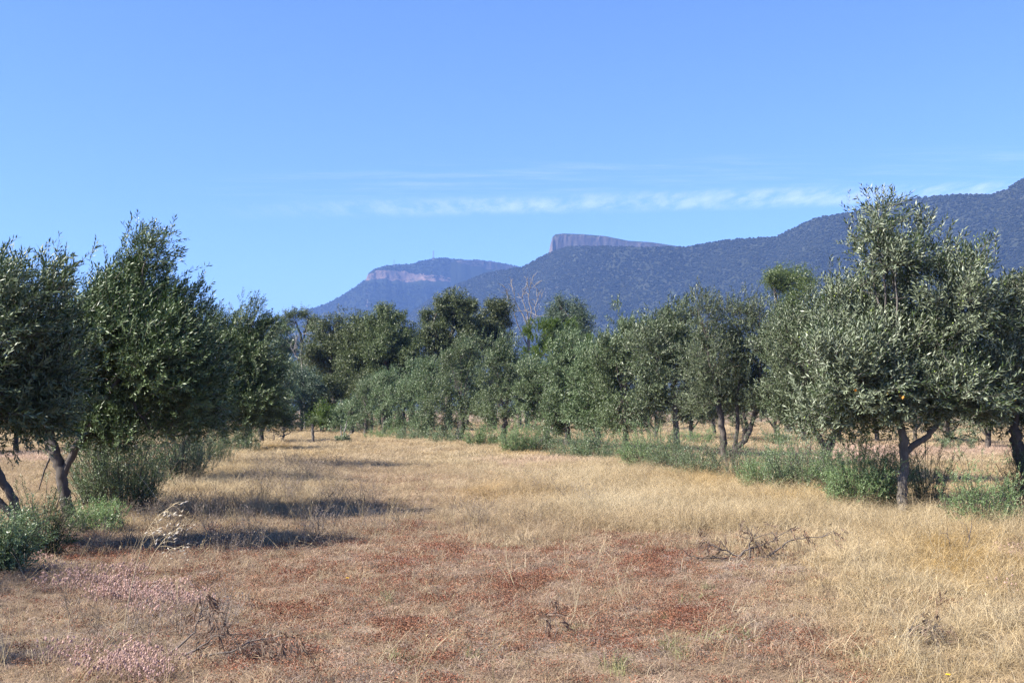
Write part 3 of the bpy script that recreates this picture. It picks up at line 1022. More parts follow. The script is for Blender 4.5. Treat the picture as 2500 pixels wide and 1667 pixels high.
GEN = [generic_olive(201, M['olive']), generic_olive(202, M['silver']), generic_olive(203, M['olive_dark'])]


def plant(gen, name, label, cat, group, loc, rz, s, sz=None):
    t = thing(name, label, cat, loc, group, rz)
    t.scale = (s, s, sz or s)
    link('trunk', gen[0], t)
    link('crown', gen[1], t)
    return t


for k, (px, py, lob, n, lb) in enumerate([
        (1040, 1075, [(1062, 890, 22, 20), (1040, 915, 34, 32), (1070, 940, 36, 38), (1030, 965, 42, 44), (1062, 1005, 44, 42), (1025, 1030, 38, 34), (1055, 1048, 36, 22)], 1500, 'deep green olive tree where the right row starts to thin'),
        (985, 1071, [(1010, 902, 22, 20), (988, 925, 30, 28), (1008, 955, 32, 34), (975, 975, 34, 38), (1000, 1010, 36, 36), (972, 1035, 32, 28)], 1200, 'leafy olive tree bulging out of the far right row'),
        (935, 1068, [(955, 922, 18, 18), (936, 945, 30, 28), (955, 975, 28, 32), (925, 985, 30, 34), (945, 1020, 34, 34), (930, 1042, 28, 22)], 1000, 'full skirted olive tree third from the far end of the row'),
        (892, 1066, [(900, 950, 20, 20), (884, 975, 26, 26), (905, 1000, 24, 28), (882, 1018, 28, 28), (900, 1042, 26, 20)], 800, 'small round olive tree next to last in the row'),
        (858, 1064, [(862, 992, 14, 16), (852, 1015, 18, 22), (868, 1030, 16, 20), (856, 1046, 18, 14)], 480, 'lowest olive tree closing the far end of the right row')]):
    pxtree(lb, (px, py), [([(px, py + 2), (px + 3, py - 30), (px, py - 70)], [.13, .11, .06])], lob, n, OLIVE_FAR, M['olive_green'], M['bark'], 140 + k, G_R, (0.5, 0, 0.1), 16, back=2)

second = [(1600, 1073), (1688, 1076), (1745, 1068), (1815, 1078), (1893, 1072), (1965, 1083), (2050, 1080), (2140, 1084), (2235, 1080), (2320, 1086), (2412, 1098), (2520, 1092), (2640, 1100), (2760, 1104)]
SECOND = ['second row olive behind the gap left of the pale kinked trunk', 'second row olive between the kinked trunk and the three stemmed olive',
          'second row olive straight behind the three stemmed olive', 'second row olive just right of the three stems',
          'second row olive left of the slanting trunk with crown near the grass', 'second row olive right behind the slanting trunk',
          'second row olive just right of the slanting trunk', 'second row olive left of the straight forked trunk',
          'second row olive right behind the fork of the straight trunk', 'second row olive right of the forked limb over the pink patch',
          'second row olive beside the thick leaning edge trunk'] + ['second row olive standing beyond the right picture edge'] * 3
for k, (px, py) in enumerate(second):
    b = gbase(px, py)
    plant(GEN[k % 3], 'olive_tree', SECOND[k], 'olive tree', 'second row of olives behind the right row', b, k * 1.7, 0.85 + 0.06 * (k % 4), 0.80 + 0.05 * (k % 3))

# left row
pxtree('leftmost olive tree with two dark stems leaning out of the picture', (62, 1345),
       [([(62, 1348), (50, 1290), (42, 1262), (30, 1215), (0, 1165), (-20, 1090), (-30, 980)], [.066, .060, .056, .052, .046, .042, .035]),
        ([(44, 1275), (20, 1245), (-10, 1215), (-60, 1160), (-90, 1060)], [.046, .042, .04, .036, .03])],
       [(-60, 750, 130, 95), (40, 785, 105, 105), (-100, 900, 170, 150), (60, 950, 120, 120), (110, 870, 70, 130), (10, 690, 40, 44), (125, 700, 24, 46), (155, 745, 28, 44), (-40, 1000, 120, 80), (70, 1015, 100, 60), (-180, 800, 120, 130)],
       3500, OLIVE, M['olive'], M['bark'], 120, G_L, (0.55, 0.05, 0.15), 60, back=1, deep=0.55)
pxtree('big dark olive tree with a plume at its top and a leaning brown trunk', (172, 1270),
       [([(172, 1273), (160, 1210), (148, 1150), (135, 1110), (120, 1060), (110, 980)], [.10, .085, .08, .082, .065, .05]),
        ([(150, 1160), (190, 1080), (250, 1000), (300, 900)], [.06, .06, .055, .04]), ([(125, 1110), (108, 1150), (95, 1195)], [.016, .013, .008])],
       [(345, 640, 42, 42), (374, 622, 28, 36), (300, 690, 72, 46), (250, 735, 45, 40), (330, 745, 120, 75), (430, 775, 62, 62), (455, 850, 60, 80), (490, 950, 45, 90), (300, 830, 165, 120), (410, 880, 75, 100),
        (230, 930, 170, 120), (370, 985, 120, 100), (200, 1000, 150, 85), (370, 1050, 105, 60), (150, 850, 100, 110), (270, 1045, 110, 55), (470, 980, 60, 90)],
       6200, OLIVE, M['olive_dark'], M['bark'], 121, G_L, (0.65, 0.05, 0.15), 110, back=3, deep=0.52)
pxtree('dark olive tree hidden behind the plumed tree and a rounded bush', (250, 1192),
       [([(250, 1195), (246, 1130), (250, 1060), (260, 980)], [.14, .12, .11, .07])],
       [(330, 850, 140, 140), (420, 960, 110, 110), (300, 990, 130, 90), (430, 1040, 90, 55), (220, 900, 120, 120), (480, 880, 60, 80), (510, 990, 60, 85)],
       2600, OLIVE, M['olive_dark'], M['bark'], 122, G_L, (0.65, 0.05, 0.15), 24, back=1, deep=0.5)
pxtree('olive tree with bright windswept top just right of the plumed tree', (440, 1148),
       [([(440, 1150), (445, 1100), (470, 1050), (520, 960)], [.13, .11, .10, .06]), ([(460, 1075), (480, 1050), (500, 1000)], [.06, .055, .04])],
       [(570, 825, 88, 62), (632, 780, 40, 38), (650, 860, 52, 82), (525, 905, 95, 105), (635, 960, 70, 90), (505, 790, 30, 38), (575, 1015, 115, 60), (480, 870, 70, 80), (655, 1020, 45, 52), (470, 970, 70, 80), (600, 900, 80, 80), (640, 1000, 60, 60), (500, 1050, 80, 45)],
       5200, OLIVE_BIG, M['olive_dark'], M['bark'], 123, G_L, (0.95, 0.05, 0.1), 40, back=1, deep=0.6)
for k, (px, py, g, hgt, lb) in enumerate([
        (600, 1101, 2, 4.7, 'shadowed olive tree reaching past the windswept one in the left row'),
        (640, 1083, 0, 4.3, 'farthest olive tree of the left row beside the dead sapling')]):
    plant(GEN[g], 'olive_tree', lb, 'olive tree', G_L, gbase(px, py), 0.7 + 2 * k, hgt / 4.6, hgt / 4.6)
# the row goes on beside the camera: their shadows cross the near grass
for k, (x, y, s) in enumerate([(-7.7, 9.0, 0.85), (-6.9, 6.3, 0.85), (-7.6, 2.2, 0.95)]):
    plant(GEN[(k + 1) % 3], 'olive_tree', 'olive tree of the left row beside the camera throwing shade on the near grass', 'olive tree', 'left row olives beside the camera', (x, y, -0.03), 2.2 * k, s, s * 0.9)
NEXT = ['next row olive beyond the left picture edge'] * 2 + ['next row olive left of the leaning brown trunk', 'next row olive straight behind the leaning brown trunk',
        'next row olive behind the big shaded rounded bush', 'next row olive hidden behind the plumed tree', 'next row olive beyond the left picture edge']
for k, (px, py) in enumerate([(-160, 1118), (-60, 1112), (40, 1108), (118, 1104), (200, 1100), (290, 1096), (-260, 1120)]):
    plant(GEN[(k + 2) % 3], 'olive_tree', NEXT[k], 'olive tree', 'next row of olives beyond the left row', gbase(px, py), k * 1.3, 0.9, 0.8 + 0.05 * (k % 3))


# ------------------------------------------------------------------ bush behind the orchard
def pxgum(name, label, cat, base_px, Y, trunks, lob, n, protos, leaf, bark, seed, group, up=0.25, crad=0.42, **kw):
    rng = np.random.default_rng(seed)
    p = at(base_px[0], 1000, Y)
    b = np.array([p[0], Y, 0.0])
    st = [([pt(Y, b, q[0], q[1]) if q[1] < 1055 else pt(Y, b, q[0], q[1]) * np.array([1, 1, 0]) for q in path], rad) for path, rad in trunks]
    L = autodepth(lobes_px(Y, b, lob, 1.0), rng, 1.2)
    ck = dict(clump_r=crad * 0.8, per=30, inner=0.62, low=-0.6, up=up, jitter=0.5, stems=False)
    ck.update(kw)
    return make_tree(name, label, cat, group, b, st, L, n, protos, leaf, bark, rng, 0.10, (0.15, 0, 0), 0, 7, ck)


G_G = 'gum trees behind the orchard'
pxgum('gum_tree', 'thin gum tree with airy separate leaf tufts on bare stems', 'gum tree', (738, 1060), 104, [([(738, 1060), (740, 900), (735, 820), (722, 785)], [.2, .16, .12, .06]), ([(738, 840), (748, 800), (752, 775)], [.1, .08, .05])],
      [(695, 786, 11, 9), (716, 771, 14, 10), (742, 770, 14, 10), (762, 783, 12, 10), (748, 800, 12, 8), (708, 800, 11, 8), (690, 803, 9, 7), (768, 803, 9, 7)], 834, GUM_FINE, M['gum'], M['bark_gum'], 301, G_G, crad=0.36, per=10, inner=0.4)
pxgum('gum_tree', 'pale feathery gum tree below the thin airy one', 'gum tree', (690, 1060), 92, [([(690, 1060), (692, 900), (690, 840)], [.2, .15, .08])],
      [(688, 822, 26, 24), (672, 850, 28, 28), (705, 862, 28, 28), (690, 905, 36, 34), (665, 910, 30, 40), (715, 920, 30, 34)], 1990, GUM_FINE, M['shrub'], M['bark_gum'], 302, G_G)
pxgum('gum_tree', 'broad gum tree with a small topknot left of the twin domes', 'gum tree', (812, 1060), 88, [([(812, 1060), (815, 960), (808, 880), (805, 830)], [.28, .24, .18, .1]), ([(815, 950), (790, 880), (780, 850)], [.14, .1, .07])],
      [(829, 785, 14, 14), (808, 808, 32, 26), (785, 838, 34, 30), (832, 840, 34, 34), (800, 880, 42, 34), (770, 880, 26, 30), (840, 890, 34, 34), (800, 940, 40, 30)], 3371, GUM, M['gum'], M['bark_gum'], 303, G_G)
pxgum('gum_tree', 'rounded gum tree with yellowish crest, left dome of the pair', 'gum tree', (880, 1060), 86, [([(880, 1060), (878, 960), (885, 880), (885, 830)], [.3, .25, .18, .1])],
      [(882, 800, 36, 28), (862, 835, 34, 34), (900, 838, 34, 36), (880, 880, 44, 36), (858, 900, 30, 34), (905, 905, 34, 34)], 3049, GUM, M['gum'], M['bark_gum'], 304, G_G)
pxgum('gum_tree', 'tall domed gum tree, the bigger right dome of the pair', 'gum tree', (945, 1060), 84, [([(945, 1060), (948, 960), (940, 880), (938, 820)], [.32, .27, .2, .1]), ([(946, 950), (975, 890), (985, 850)], [.15, .1, .07])],
      [(942, 778, 36, 24), (930, 808, 44, 32), (970, 812, 36, 34), (985, 850, 28, 40), (945, 850, 46, 38), (920, 880, 36, 34), (970, 895, 40, 36), (940, 930, 50, 34)], 4335, GUM, M['gum'], M['bark_gum'], 305, G_G)
pxgum('gum_tree', 'tallest gum tree with olive brown crown against the hill', 'gum tree', (1095, 1060), 90, [([(1095, 1060), (1092, 930), (1098, 850), (1108, 780)], [.32, .27, .2, .1]), ([(1094, 900), (1070, 830), (1060, 790)], [.15, .1, .07]), ([(1094, 880), (1130, 820), (1140, 790)], [.15, .1, .07])],
      [(1110, 744, 30, 22), (1075, 756, 26, 22), (1144, 768, 24, 26), (1105, 785, 44, 30), (1058, 790, 28, 24), (1036, 772, 9, 12), (1120, 825, 44, 36), (1070, 830, 40, 34), (1040, 850, 34, 36), (1095, 870, 46, 36), (1150, 830, 26, 40)], 4656, GUM, M['gum'], M['bark_gum'], 306, G_G)
pxgum('gum_tree', 'dark gum tree just left of the bare white dead tree', 'gum tree', (1205, 1060), 92, [([(1205, 1060), (1200, 930), (1205, 850), (1205, 790)], [.3, .25, .18, .1])],
      [(1203, 756, 26, 18), (1232, 768, 18, 20), (1180, 782, 26, 26), (1222, 798, 26, 24), (1195, 825, 36, 30), (1230, 840, 26, 30), (1200, 870, 40, 40)], 2891, GUM, M['gum'], M['bark_gum'], 307, G_G)
pxgum('gum_tree', 'blue green gum tree with two pointed heads behind the wattle', 'gum tree', (1385, 1060), 88, [([(1385, 1060), (1385, 900), (1378, 820), (1368, 745)], [.25, .2, .14, .06])],
      [(1368, 738, 16, 16), (1402, 750, 15, 18), (1362, 765, 22, 22), (1408, 775, 18, 24), (1385, 795, 36, 30), (1415, 805, 22, 30), (1375, 830, 44, 30)], 2730, GUM_FINE, M['gum_blue'], M['bark_gum'], 308, G_G)
pxgum('wattle_tree', 'rounded bright green wattle dome behind the olives', 'wattle tree', (1362, 1060), 78, [([(1362, 1060), (1362, 960), (1360, 880)], [.22, .18, .1])],
      [(1322, 820, 46, 32), (1370, 815, 50, 28), (1418, 845, 44, 36), (1310, 855, 36, 36), (1360, 870, 60, 50), (1440, 875, 26, 36), (1400, 910, 60, 50), (1320, 910, 50, 50)], 2100, WATTLE, M['wattle'], M['bark_gum'], 309, 'wattles behind the orchard', up=0.6, crad=0.26)
pxgum('gum_tree', 'yellow green gum tree with layered tufts rising over the right row', 'gum tree', (1925, 1066), 74, [([(1925, 1066), (1922, 900), (1926, 800), (1930, 700)], [.24, .2, .14, .06]), ([(1924, 820), (1950, 760), (1962, 710)], [.1, .08, .05]), ([(1924, 800), (1900, 750), (1890, 700)], [.1, .08, .05])],
      [(1888, 684, 16, 14), (1928, 674, 26, 15), (1964, 684, 22, 17), (1912, 698, 24, 14), (1960, 712, 18, 16), (1930, 742, 20, 17), (1905, 755, 14, 12), (1952, 770, 14, 12), (1898, 790, 16, 14)], 1668, GUM_FINE, M['gum_lime'], M['bark_gum'], 310, G_G, crad=0.40, per=8, inner=0.35)

# undergrowth trees standing at the end of the clearing
for k, (px, Y, lobs, n, mt, lb) in enumerate([
        (655, 76, [(640, 930, 40, 45), (670, 965, 40, 45), (640, 1000, 45, 40), (690, 1010, 30, 34)], 620, 'shrub', 'grey green gum sapling at the left end of the clearing'),
        (735, 80, [(720, 935, 38, 40), (755, 950, 36, 40), (735, 985, 44, 38), (700, 985, 32, 34), (765, 1010, 30, 30)], 760, 'gum_blue', 'dark blue green gum tree right behind the yellow topped sapling'),
        (800, 82, [(795, 960, 40, 38), (825, 985, 34, 34), (790, 1010, 34, 30), (830, 940, 26, 28)], 620, 'gum', 'shaded gum tree under the broad one with a topknot'),
        (690, 77, [(676, 1025, 26, 22), (705, 1030, 26, 20), (690, 1000, 24, 20)], 320, 'shrub', 'low grey bush leaning over the dead sapling'),
        (785, 76, [(770, 1030, 24, 18), (800, 1025, 26, 20), (785, 1008, 20, 16)], 300, 'wattle', 'yellowish low bush behind the yellow topped sapling'),
        (835, 75, [(825, 1030, 24, 22), (845, 1015, 24, 24), (850, 1040, 20, 16)], 320, 'shrub', 'grey green bush where the right row meets the clearing end'),
        (905, 80, [(890, 945, 34, 34), (915, 965, 30, 34), (860, 960, 26, 34)], 500, 'gum', 'leafy understorey tree below the left dome'),
        (1010, 84, [(1005, 870, 34, 40), (1020, 910, 34, 40), (990, 920, 34, 40)], 620, 'gum', 'leafy gum tree filling the gap between domes and tallest gum')]):
    pxgum('bush_tree', lb, 'bush tree', (px, 1060), Y, [([(px, 1060), (px + 3, 1020), (px - 2, 975)], [.14, .11, .05])], lobs, int(n * 1.7), GUM_FINE, M[mt], M['bark_gum'], 330 + k, 'small bush trees at the end of the clearing', crad=0.3)

# bush closing the view further off
def generic_gum(seed, leaf):
    rng = np.random.default_rng(seed)
    L = [(0, 0, 5.2, 2.2, 2.2, 2.2)]
    for k in range(8):
        a = k * 0.8 + rng.random()
        L.append((math.cos(a) * 1.7, math.sin(a) * 1.7, rng.uniform(2.2, 7.2), 1.3, 1.3, 1.1))
    mbt = MB()
    tube(mbt, [(0, 0, -.1), (.1, 0, 1.6), (-.1, .1, 3.2), (.1, 0, 6)], [.26, .21, .17, .06], 7)
    return mbt.mesh('trunk', [M['bark_gum']]), crown(MB(), L, 1500, GUM, rng, clump_r=0.42, per=14, up=0.25, low=-0.6, stems=False, jitter=0.5).mesh('crown', [leaf, M['bark_gum']])


GG = [generic_gum(351, M['gum']), generic_gum(352, M['gum_blue'])]
for k, (px, Y, s, lb) in enumerate([(652, 96, 0.78, 'gum tree filling the gap right of the windswept olive crown'), (706, 99, 0.74, 'gum tree standing behind the pale feathery one'),
                                    (762, 97, 0.80, 'gum tree behind the tangled grey dead limbs'), (848, 98, 0.84, 'gum tree just visible between topknot and left dome'), (1005, 98, 0.82, 'gum tree in the dip between the domes and the tallest crown')]):
    plant(GG[(k + 1) % 2], 'gum_tree', lb, 'gum tree', 'gum trees behind the orchard', (at(px, 1000, Y)[0], Y, 0), 1.3 * k + .4, s)
rg = np.random.default_rng(36)
for k in range(46):
    px = -420 + k * 74 + rg.uniform(-20, 20)
    Y = rg.uniform(104, 150)
    if 560 < px < 1500:
        Y = rg.uniform(92, 112)
    s = rg.uniform(0.66, 0.86) if 560 < px < 1330 else rg.uniform(0.42, 0.6)
    p = at(px, 1000, Y)
    plant(GG[k % 2], 'gum_tree', 'gum tree of the bush far behind the orchard rows', 'gum tree', 'gum trees closing the view behind the orchard', (p[0], Y, 0), rg.uniform(0, 6.28), s)


# ------------------------------------------------------------------ dead trees, saplings
def branchy(mb, rng, p, d, L, r, depth, bend=0.3, split=3, up=0.1, minr=0.002, sides=5, keep=None):
    n = 6
    P = [np.asarray(p, float)]
    d = np.asarray(d, float) / np.linalg.norm(d)
    for k in range(n):
        d = d + rng.normal(0, bend / n * 1.6, 3) + np.array([0, 0, up / n])
        d /= np.linalg.norm(d)
        P.append(P[-1] + d * L / n)
    R = np.linspace(r, max(r * 0.45, minr), n + 1)
    tube(mb, P, R, sides)
    if keep is not None:
        keep.append((P[-1], d))
    if depth > 0:
        for k in range(split):
            q = rng.integers(2, n + 1) if k else n
            nd = d + rng.normal(0, 0.55, 3)
            branchy(mb, rng, P[q], nd, L * rng.uniform(0.5, 0.75), max(R[q] * 0.7, minr), depth - 1, bend, split, up, minr, max(3, sides - 1), keep)


def dead_tree(label, px, Y, trunks, seed, cat='dead tree', name='dead_tree', depth=2, mat='bark_white', minr=0.02):
    rng = np.random.default_rng(seed)
    p = at(px, 1000, Y); b = np.array([p[0], Y, 0.0])
    t = thing(name, label, cat, b)
    for k, (path, rad, tw) in enumerate(trunks):
        P = np.array([pt(Y, b, *q) for q in path])
        if k == 0:
            P[0, 2] = 0
        s = np.linspace(0, 1, len(P)); ss = np.linspace(0, 1, len(P) * 3)
        P = np.stack([np.interp(ss, s, P[:, a]) for a in range(3)], -1)
        P[1:-1] += rng.normal(0, 0.03, (len(P) - 2, 3))
        R = np.interp(ss, s, rad)
        mb = MB(); tube(mb, P, R, 6)
        for q in range(tw):
            j = rng.integers(len(P) // 3, len(P))
            d = (P[-1] - P[0]) / np.linalg.norm(P[-1] - P[0]) * 0.8 + rng.normal(0, 0.5, 3)
            branchy(mb, rng, P[j], d, rng.uniform(0.6, 1.5) * (rad[0] / 0.1) ** 0.5, max(R[j] * 0.55, minr), depth - 1, 0.5, 2, 0.3, minr)
        mb.build('trunk' if k == 0 else 'branch', M[mat], t)
    return t


dead_tree('bare white dead tree standing up against the hill', 1290, 94,
          [([(1288, 1060), (1286, 900), (1290, 840), (1292, 790)], [.22, .18, .15, .12], 0),
           ([(1291, 800), (1278, 770), (1262, 745), (1252, 712)], [0.062, 0.056, 0.043, 0.019], 5),
           ([(1292, 800), (1288, 765), (1276, 735), (1275, 706)], [0.062, 0.050, 0.037, 0.015], 5),
           ([(1292, 795), (1297, 760), (1290, 730), (1296, 698)], [0.062, 0.050, 0.037, 0.015], 5),
           ([(1292, 805), (1308, 770), (1306, 745), (1319, 715)], [0.062, 0.050, 0.037, 0.015], 5),
           ([(1286, 840), (1262, 790), (1255, 760), (1242, 735)], [0.056, 0.043, 0.031, 0.012], 5)], 401)
dead_tree('tangled grey dead limbs caught among the left gum trees', 745, 90,
          [([(745, 1060), (742, 950), (738, 900), (735, 875)], [.14, .12, .1, .08], 0),
           ([(735, 880), (722, 870), (716, 855), (726, 850)], [.07, .06, .05, .03], 6),
           ([(737, 880), (748, 862), (760, 852), (772, 838)], [.07, .06, .05, .03], 6),
           ([(737, 890), (735, 862), (740, 845), (760, 842)], [.07, .06, .05, .03], 6),
           ([(738, 895), (760, 890), (775, 885), (785, 895)], [.06, .05, .04, .02], 5)], 402, minr=0.018)
dead_tree('small bare dead sapling in the grass at the far left of the clearing', 690, 54.5,
          [([(690, 1083), (690, 1066), (692, 1058)], [.06, .05, .045], 0), ([(692, 1060), (694, 1045), (700, 1030)], [.035, .025, .012], 2),
           ([(691, 1064), (704, 1058), (710, 1052)], [.03, .025, .012], 2), ([(690, 1066), (680, 1062), (672, 1059)], [.028, .02, .01], 2)], 403, 'dead sapling', 'dead_sapling', 2, 'bark_grey', 0.006)
dead_tree('thin forked dead stem left of the bare sapling', 668, 54,
          [([(668, 1083), (668, 1076), (664, 1066)], [.03, .025, .012], 1), ([(668, 1076), (671, 1064)], [.02, .01], 1)], 404, 'dead sapling', 'dead_sapling', 2, 'bark_grey', 0.005)


def small_thing(name, label, cat, px, py, trunks, lob, n, protos, leaf, bark, seed, group=None, Y=None, **ck):
    rng = np.random.default_rng(seed)
    b = gbase(px, py)
    Y = b[1]
    st = [([pt(Y, b, *q) for q in path], rad) for path, rad in trunks]
    L = lobes_px(Y, b, lob, 1.0)
    return make_tree(name, label, cat, group, b, st, L, n, protos, leaf, bark, rng, 0.02, (0.1, 0, 0), 0, 6, dict(clump_r=0.08, **ck), limbs=False)


small_thing('sapling', 'staked sapling with yellow green mop on a thin bare stem', 'sapling', 764, 1084, [([(764, 1085), (764, 1060), (763, 1035)], [.075, .07, .06])],
            [(762, 1027, 15, 8), (752, 1031, 9, 6), (774, 1030, 9, 6)], 260, BUSH_FAR, M['gum_lime'], M['bark_grey'], 410, up=-0.2, scale=(0.3, 0.5), inner=0.1)
small_thing('sapling', 'low sprouting stump with two dead sticks in the clearing', 'stump', 838, 1083, [([(836, 1084), (833, 1060), (832, 1036)], [.04, .03, .015]), ([(838, 1082), (840, 1056), (845, 1040), (847, 1026)], [.04, .035, .025, .012]), ([(839, 1075), (850, 1062), (858, 1056)], [.03, .02, .01])],
            [(838, 1076, 13, 9), (846, 1070, 8, 6), (830, 1078, 8, 6)], 150, BUSH_FAR, M['shrub'], M['bark_white'], 411)


# ------------------------------------------------------------------ shrubs under the trees
def shrub(label, px, py, w, h, n, leaf, seed, protos=None, sscale=1.0, name='saltbush', cat='shrub', group='shrubs growing under the olive trees', spread=0.55):
    rng = np.random.default_rng(seed)
    b = gbase(px, py)
    Y = b[1]
    k = Y / F
    W, H = w * k * 1.0, h * k * 1.0
    n = int(n * 1.2)
    t = thing(name, label, cat, b, group)
    stems, P, D = MB(), [], []
    K = max(10, int(n / 11))
    lean = rng.normal(0, 0.25, 2)
    for q in range(K):
        a, rr = rng.uniform(0, 6.28), rng.random() ** 0.6
        base = np.array([math.cos(a) * W * 0.34 * rr, math.sin(a) * W * 0.28 * rr, -0.02])
        hh = H * 1.3 * rng.uniform(0.4, 1.1) * (1 - 0.42 * rr * rr) * (0.75 + 0.5 * fbm(np.array([base[0] * 3 / W + seed]), np.array([base[1] * 3 / W]), seed, 2)[0])
        out = np.array([math.cos(a), math.sin(a)]) * rng.uniform(0.05, 0.55) * hh * (0.4 + rr) + lean * hh * 0.4
        e = base + np.array([out[0], out[1], hh])
        path = bez(base, base + np.array([out[0] * 0.25, out[1] * 0.25, hh * 0.55]), e, 7)
        tube(stems, path[::2], np.linspace(.006, .0025, 4), 3)
        m_ = max(3, int(11 * rng.uniform(.6, 1.4)))
        for f in np.append(rng.uniform(0.12, 0.95, m_ - 1), 0.93):
            j = min(5, int(f * 6))
            P.append(path[j] + (path[j + 1] - path[j]) * (f * 6 - j))
            tg = path[j + 1] - path[j]
            D.append(tg / np.linalg.norm(tg) + (rng.normal(0, 0.75, 3) if f != 0.93 else rng.normal(0, 0.15, 3)))
    stems.build('stem', M['bark'], t)
    P, D = np.array(P), np.array(D)
    mb = MB()
    sprays(mb, P, D, rng.uniform(0.35, 0.85, len(P)) * sscale, protos or BUSH, rng, stems=False)
    mb.build('foliage', [leaf, M['bark']], t)
    return t


S_ = M['shrub']; SL = M['shrub_lime']
shrub('big dark rounded bush in shade between the two left trunks', 290, 1246, 250, 200, 2300, M['shrub'], 501)
shrub('long dark bush running back along the left tree row', 440, 1178, 170, 130, 1300, M['shrub'], 502)
shrub('dark green bush touching the straw grass under the windswept olive', 505, 1140, 170, 95, 1100, M['shrub'], 503)
shrub('small shaded bush at the far end of the left row', 585, 1105, 150, 66, 600, M['shrub'], 504, BUSH_FAR)
shrub('open sprouts of olive suckers round the leftmost dark trunk', 105, 1362, 90, 150, 520, M['olive_dark'], 505, OLIVE, 0.62, name='olive_suckers', cat='suckers')
shrub('green bush at the bottom left picture edge', 5, 1405, 110, 130, 800, S_, 506)
shrub('thin yellowish green weed bush in front of the leaning brown trunk', 240, 1300, 170, 60, 420, SL, 507)
shrub('bright green saltbush left of the straight grey trunk', 2105, 1246, 220, 130, 1700, SL, 510)
shrub('grey green suckers right of the straight grey trunk', 2262, 1238, 110, 140, 520, M['shrub'], 511, OLIVE, 0.62, name='olive_suckers', cat='suckers')
shrub('thin tall suckers between bright saltbush and grey trunk', 2180, 1240, 90, 140, 260, M['shrub'], 512)
shrub('broad grey green saltbush around the slanting trunk', 1960, 1212, 220, 120, 1700, S_, 513)
shrub('green saltbush left of the slanting trunk', 1868, 1200, 150, 95, 1000, SL, 514)
shrub('sparse green weed bush spreading in dry grass by the right edge', 2400, 1285, 230, 120, 620, SL, 515)
shrub('tall dark suckers at the right picture edge', 2510, 1250, 110, 190, 800, M['olive_dark'], 516, OLIVE, 0.62, name='olive_suckers', cat='suckers')
shrub('dark open suckers at the foot of the three stemmed olive', 1800, 1178, 150, 130, 620, M['olive'], 517, OLIVE, 0.62, name='olive_suckers', cat='suckers')
shrub('round bright bush in front of the pale kinked trunk', 1590, 1152, 180, 105, 1300, SL, 518)
shrub('pale green bush right of the pale kinked trunk', 1700, 1172, 150, 85, 900, S_, 519)
shrub('short green bush below the tufted round olive', 1505, 1132, 100, 50, 420, S_, 520)
shrub('spreading low bush under the white tufted olive', 1392, 1122, 140, 62, 700, S_, 521)
shrub('leafy bush below the leaning olive', 1325, 1108, 90, 60, 420, S_, 522, BUSH_FAR)
shrub('bright bush under the pale round headed olive', 1258, 1110, 110, 72, 620, SL, 523, BUSH_FAR)
shrub('fresh green bush right of the stout shaded trunk', 1178, 1094, 100, 55, 480, SL, 524, BUSH_FAR)
shrub('low green scrub left of the stout shaded trunk', 1090, 1086, 110, 40, 420, S_, 525, BUSH_FAR)
shrub('low bush in the far part of the right row', 1010, 1078, 110, 34, 340, S_, 526, BUSH_FAR)
shrub('upright grey green weed bush under the tufted round olive', 1450, 1124, 110, 66, 520, S_, 530, BUSH_FAR)
shrub('grey green weed bush left of the three dark stems', 1648, 1160, 130, 84, 800, S_, 531)
shrub('low fresh weed strip under the leafy far row olives', 935, 1073, 120, 30, 320, SL, 532, BUSH_FAR)
shrub('bush in the pale grass behind the bright saltbush', 2330, 1100, 130, 60, 300, S_, 527, BUSH_FAR)
shrub('green bush behind the slanting trunk near the pink patch', 1905, 1090, 90, 40, 260, S_, 528, BUSH_FAR)
shrub('green bush in grass between the second row trunks', 1700, 1085, 110, 36, 260, SL, 529, BUSH_FAR)

#@@DETAIL
# ------------------------------------------------------------------ details on the near right olive
def parts_in_crown(t, lobes_obj, n, maker, mats, name, kind, rng):
    cr = [c for c in t.children if c.name.startswith('crown')][0].data
    nv = len(cr.vertices)
    co = np.empty(nv * 3, np.float32); cr.vertices.foreach_get('co', co); co = co.reshape(-1, 3)
    mb = MB()
    maker(mb, co, n, rng)
    o = mb.build(name, mats, t)
    if kind:
        o['kind'] = kind
    return o


def mk_fruit(mb, co, n, rng):
    th = np.array([[0, 0, 1], [1, 0, 0], [0, 1, 0], [-1, 0, 0], [0, -1, 0], [0, 0, -1]], float) * [0.013, 0.013, 0.018]
    fc = [[0, 1, 2], [0, 2, 3], [0, 3, 4], [0, 4, 1], [5, 2, 1], [5, 3, 2], [5, 4, 3], [5, 1, 4]]
    front = co[co[:, 1] < 0.3]
    for p in front[rng.integers(0, len(front), n)]:
        mb.add(th + p + rng.normal(0, 0.02, 3) + [0, -0.03, 0], fc)


def mk_rust(mb, co, n, rng):
    low = co[(co[:, 1] < 0.2) & (co[:, 2] < 2.6)]
    if len(low) < 10:
        low = co
    P = low[rng.integers(0, len(low), n)] + [0, -0.05, 0]
    for p in P:
        q = rng.normal(0, 1, 3); q /= np.linalg.norm(q)
        s = np.cross(q, rng.normal(0, 1, 3)); s /= np.linalg.norm(s)
        l, w = 0.07, 0.022
        mb.add([p, p + q * l * .45 + s * w, p + q * l, p + q * l * .45 - s * w], [[0, 1, 2, 3]], smooth=False)


rd = np.random.default_rng(61)
parts_in_crown(r1, None, 420, mk_fruit, M['fruit'], 'olives', 'stuff', rd)
parts_in_crown(r1, None, 32, mk_rust, M['rusty'], 'withered_leaves', 'stuff', rd)


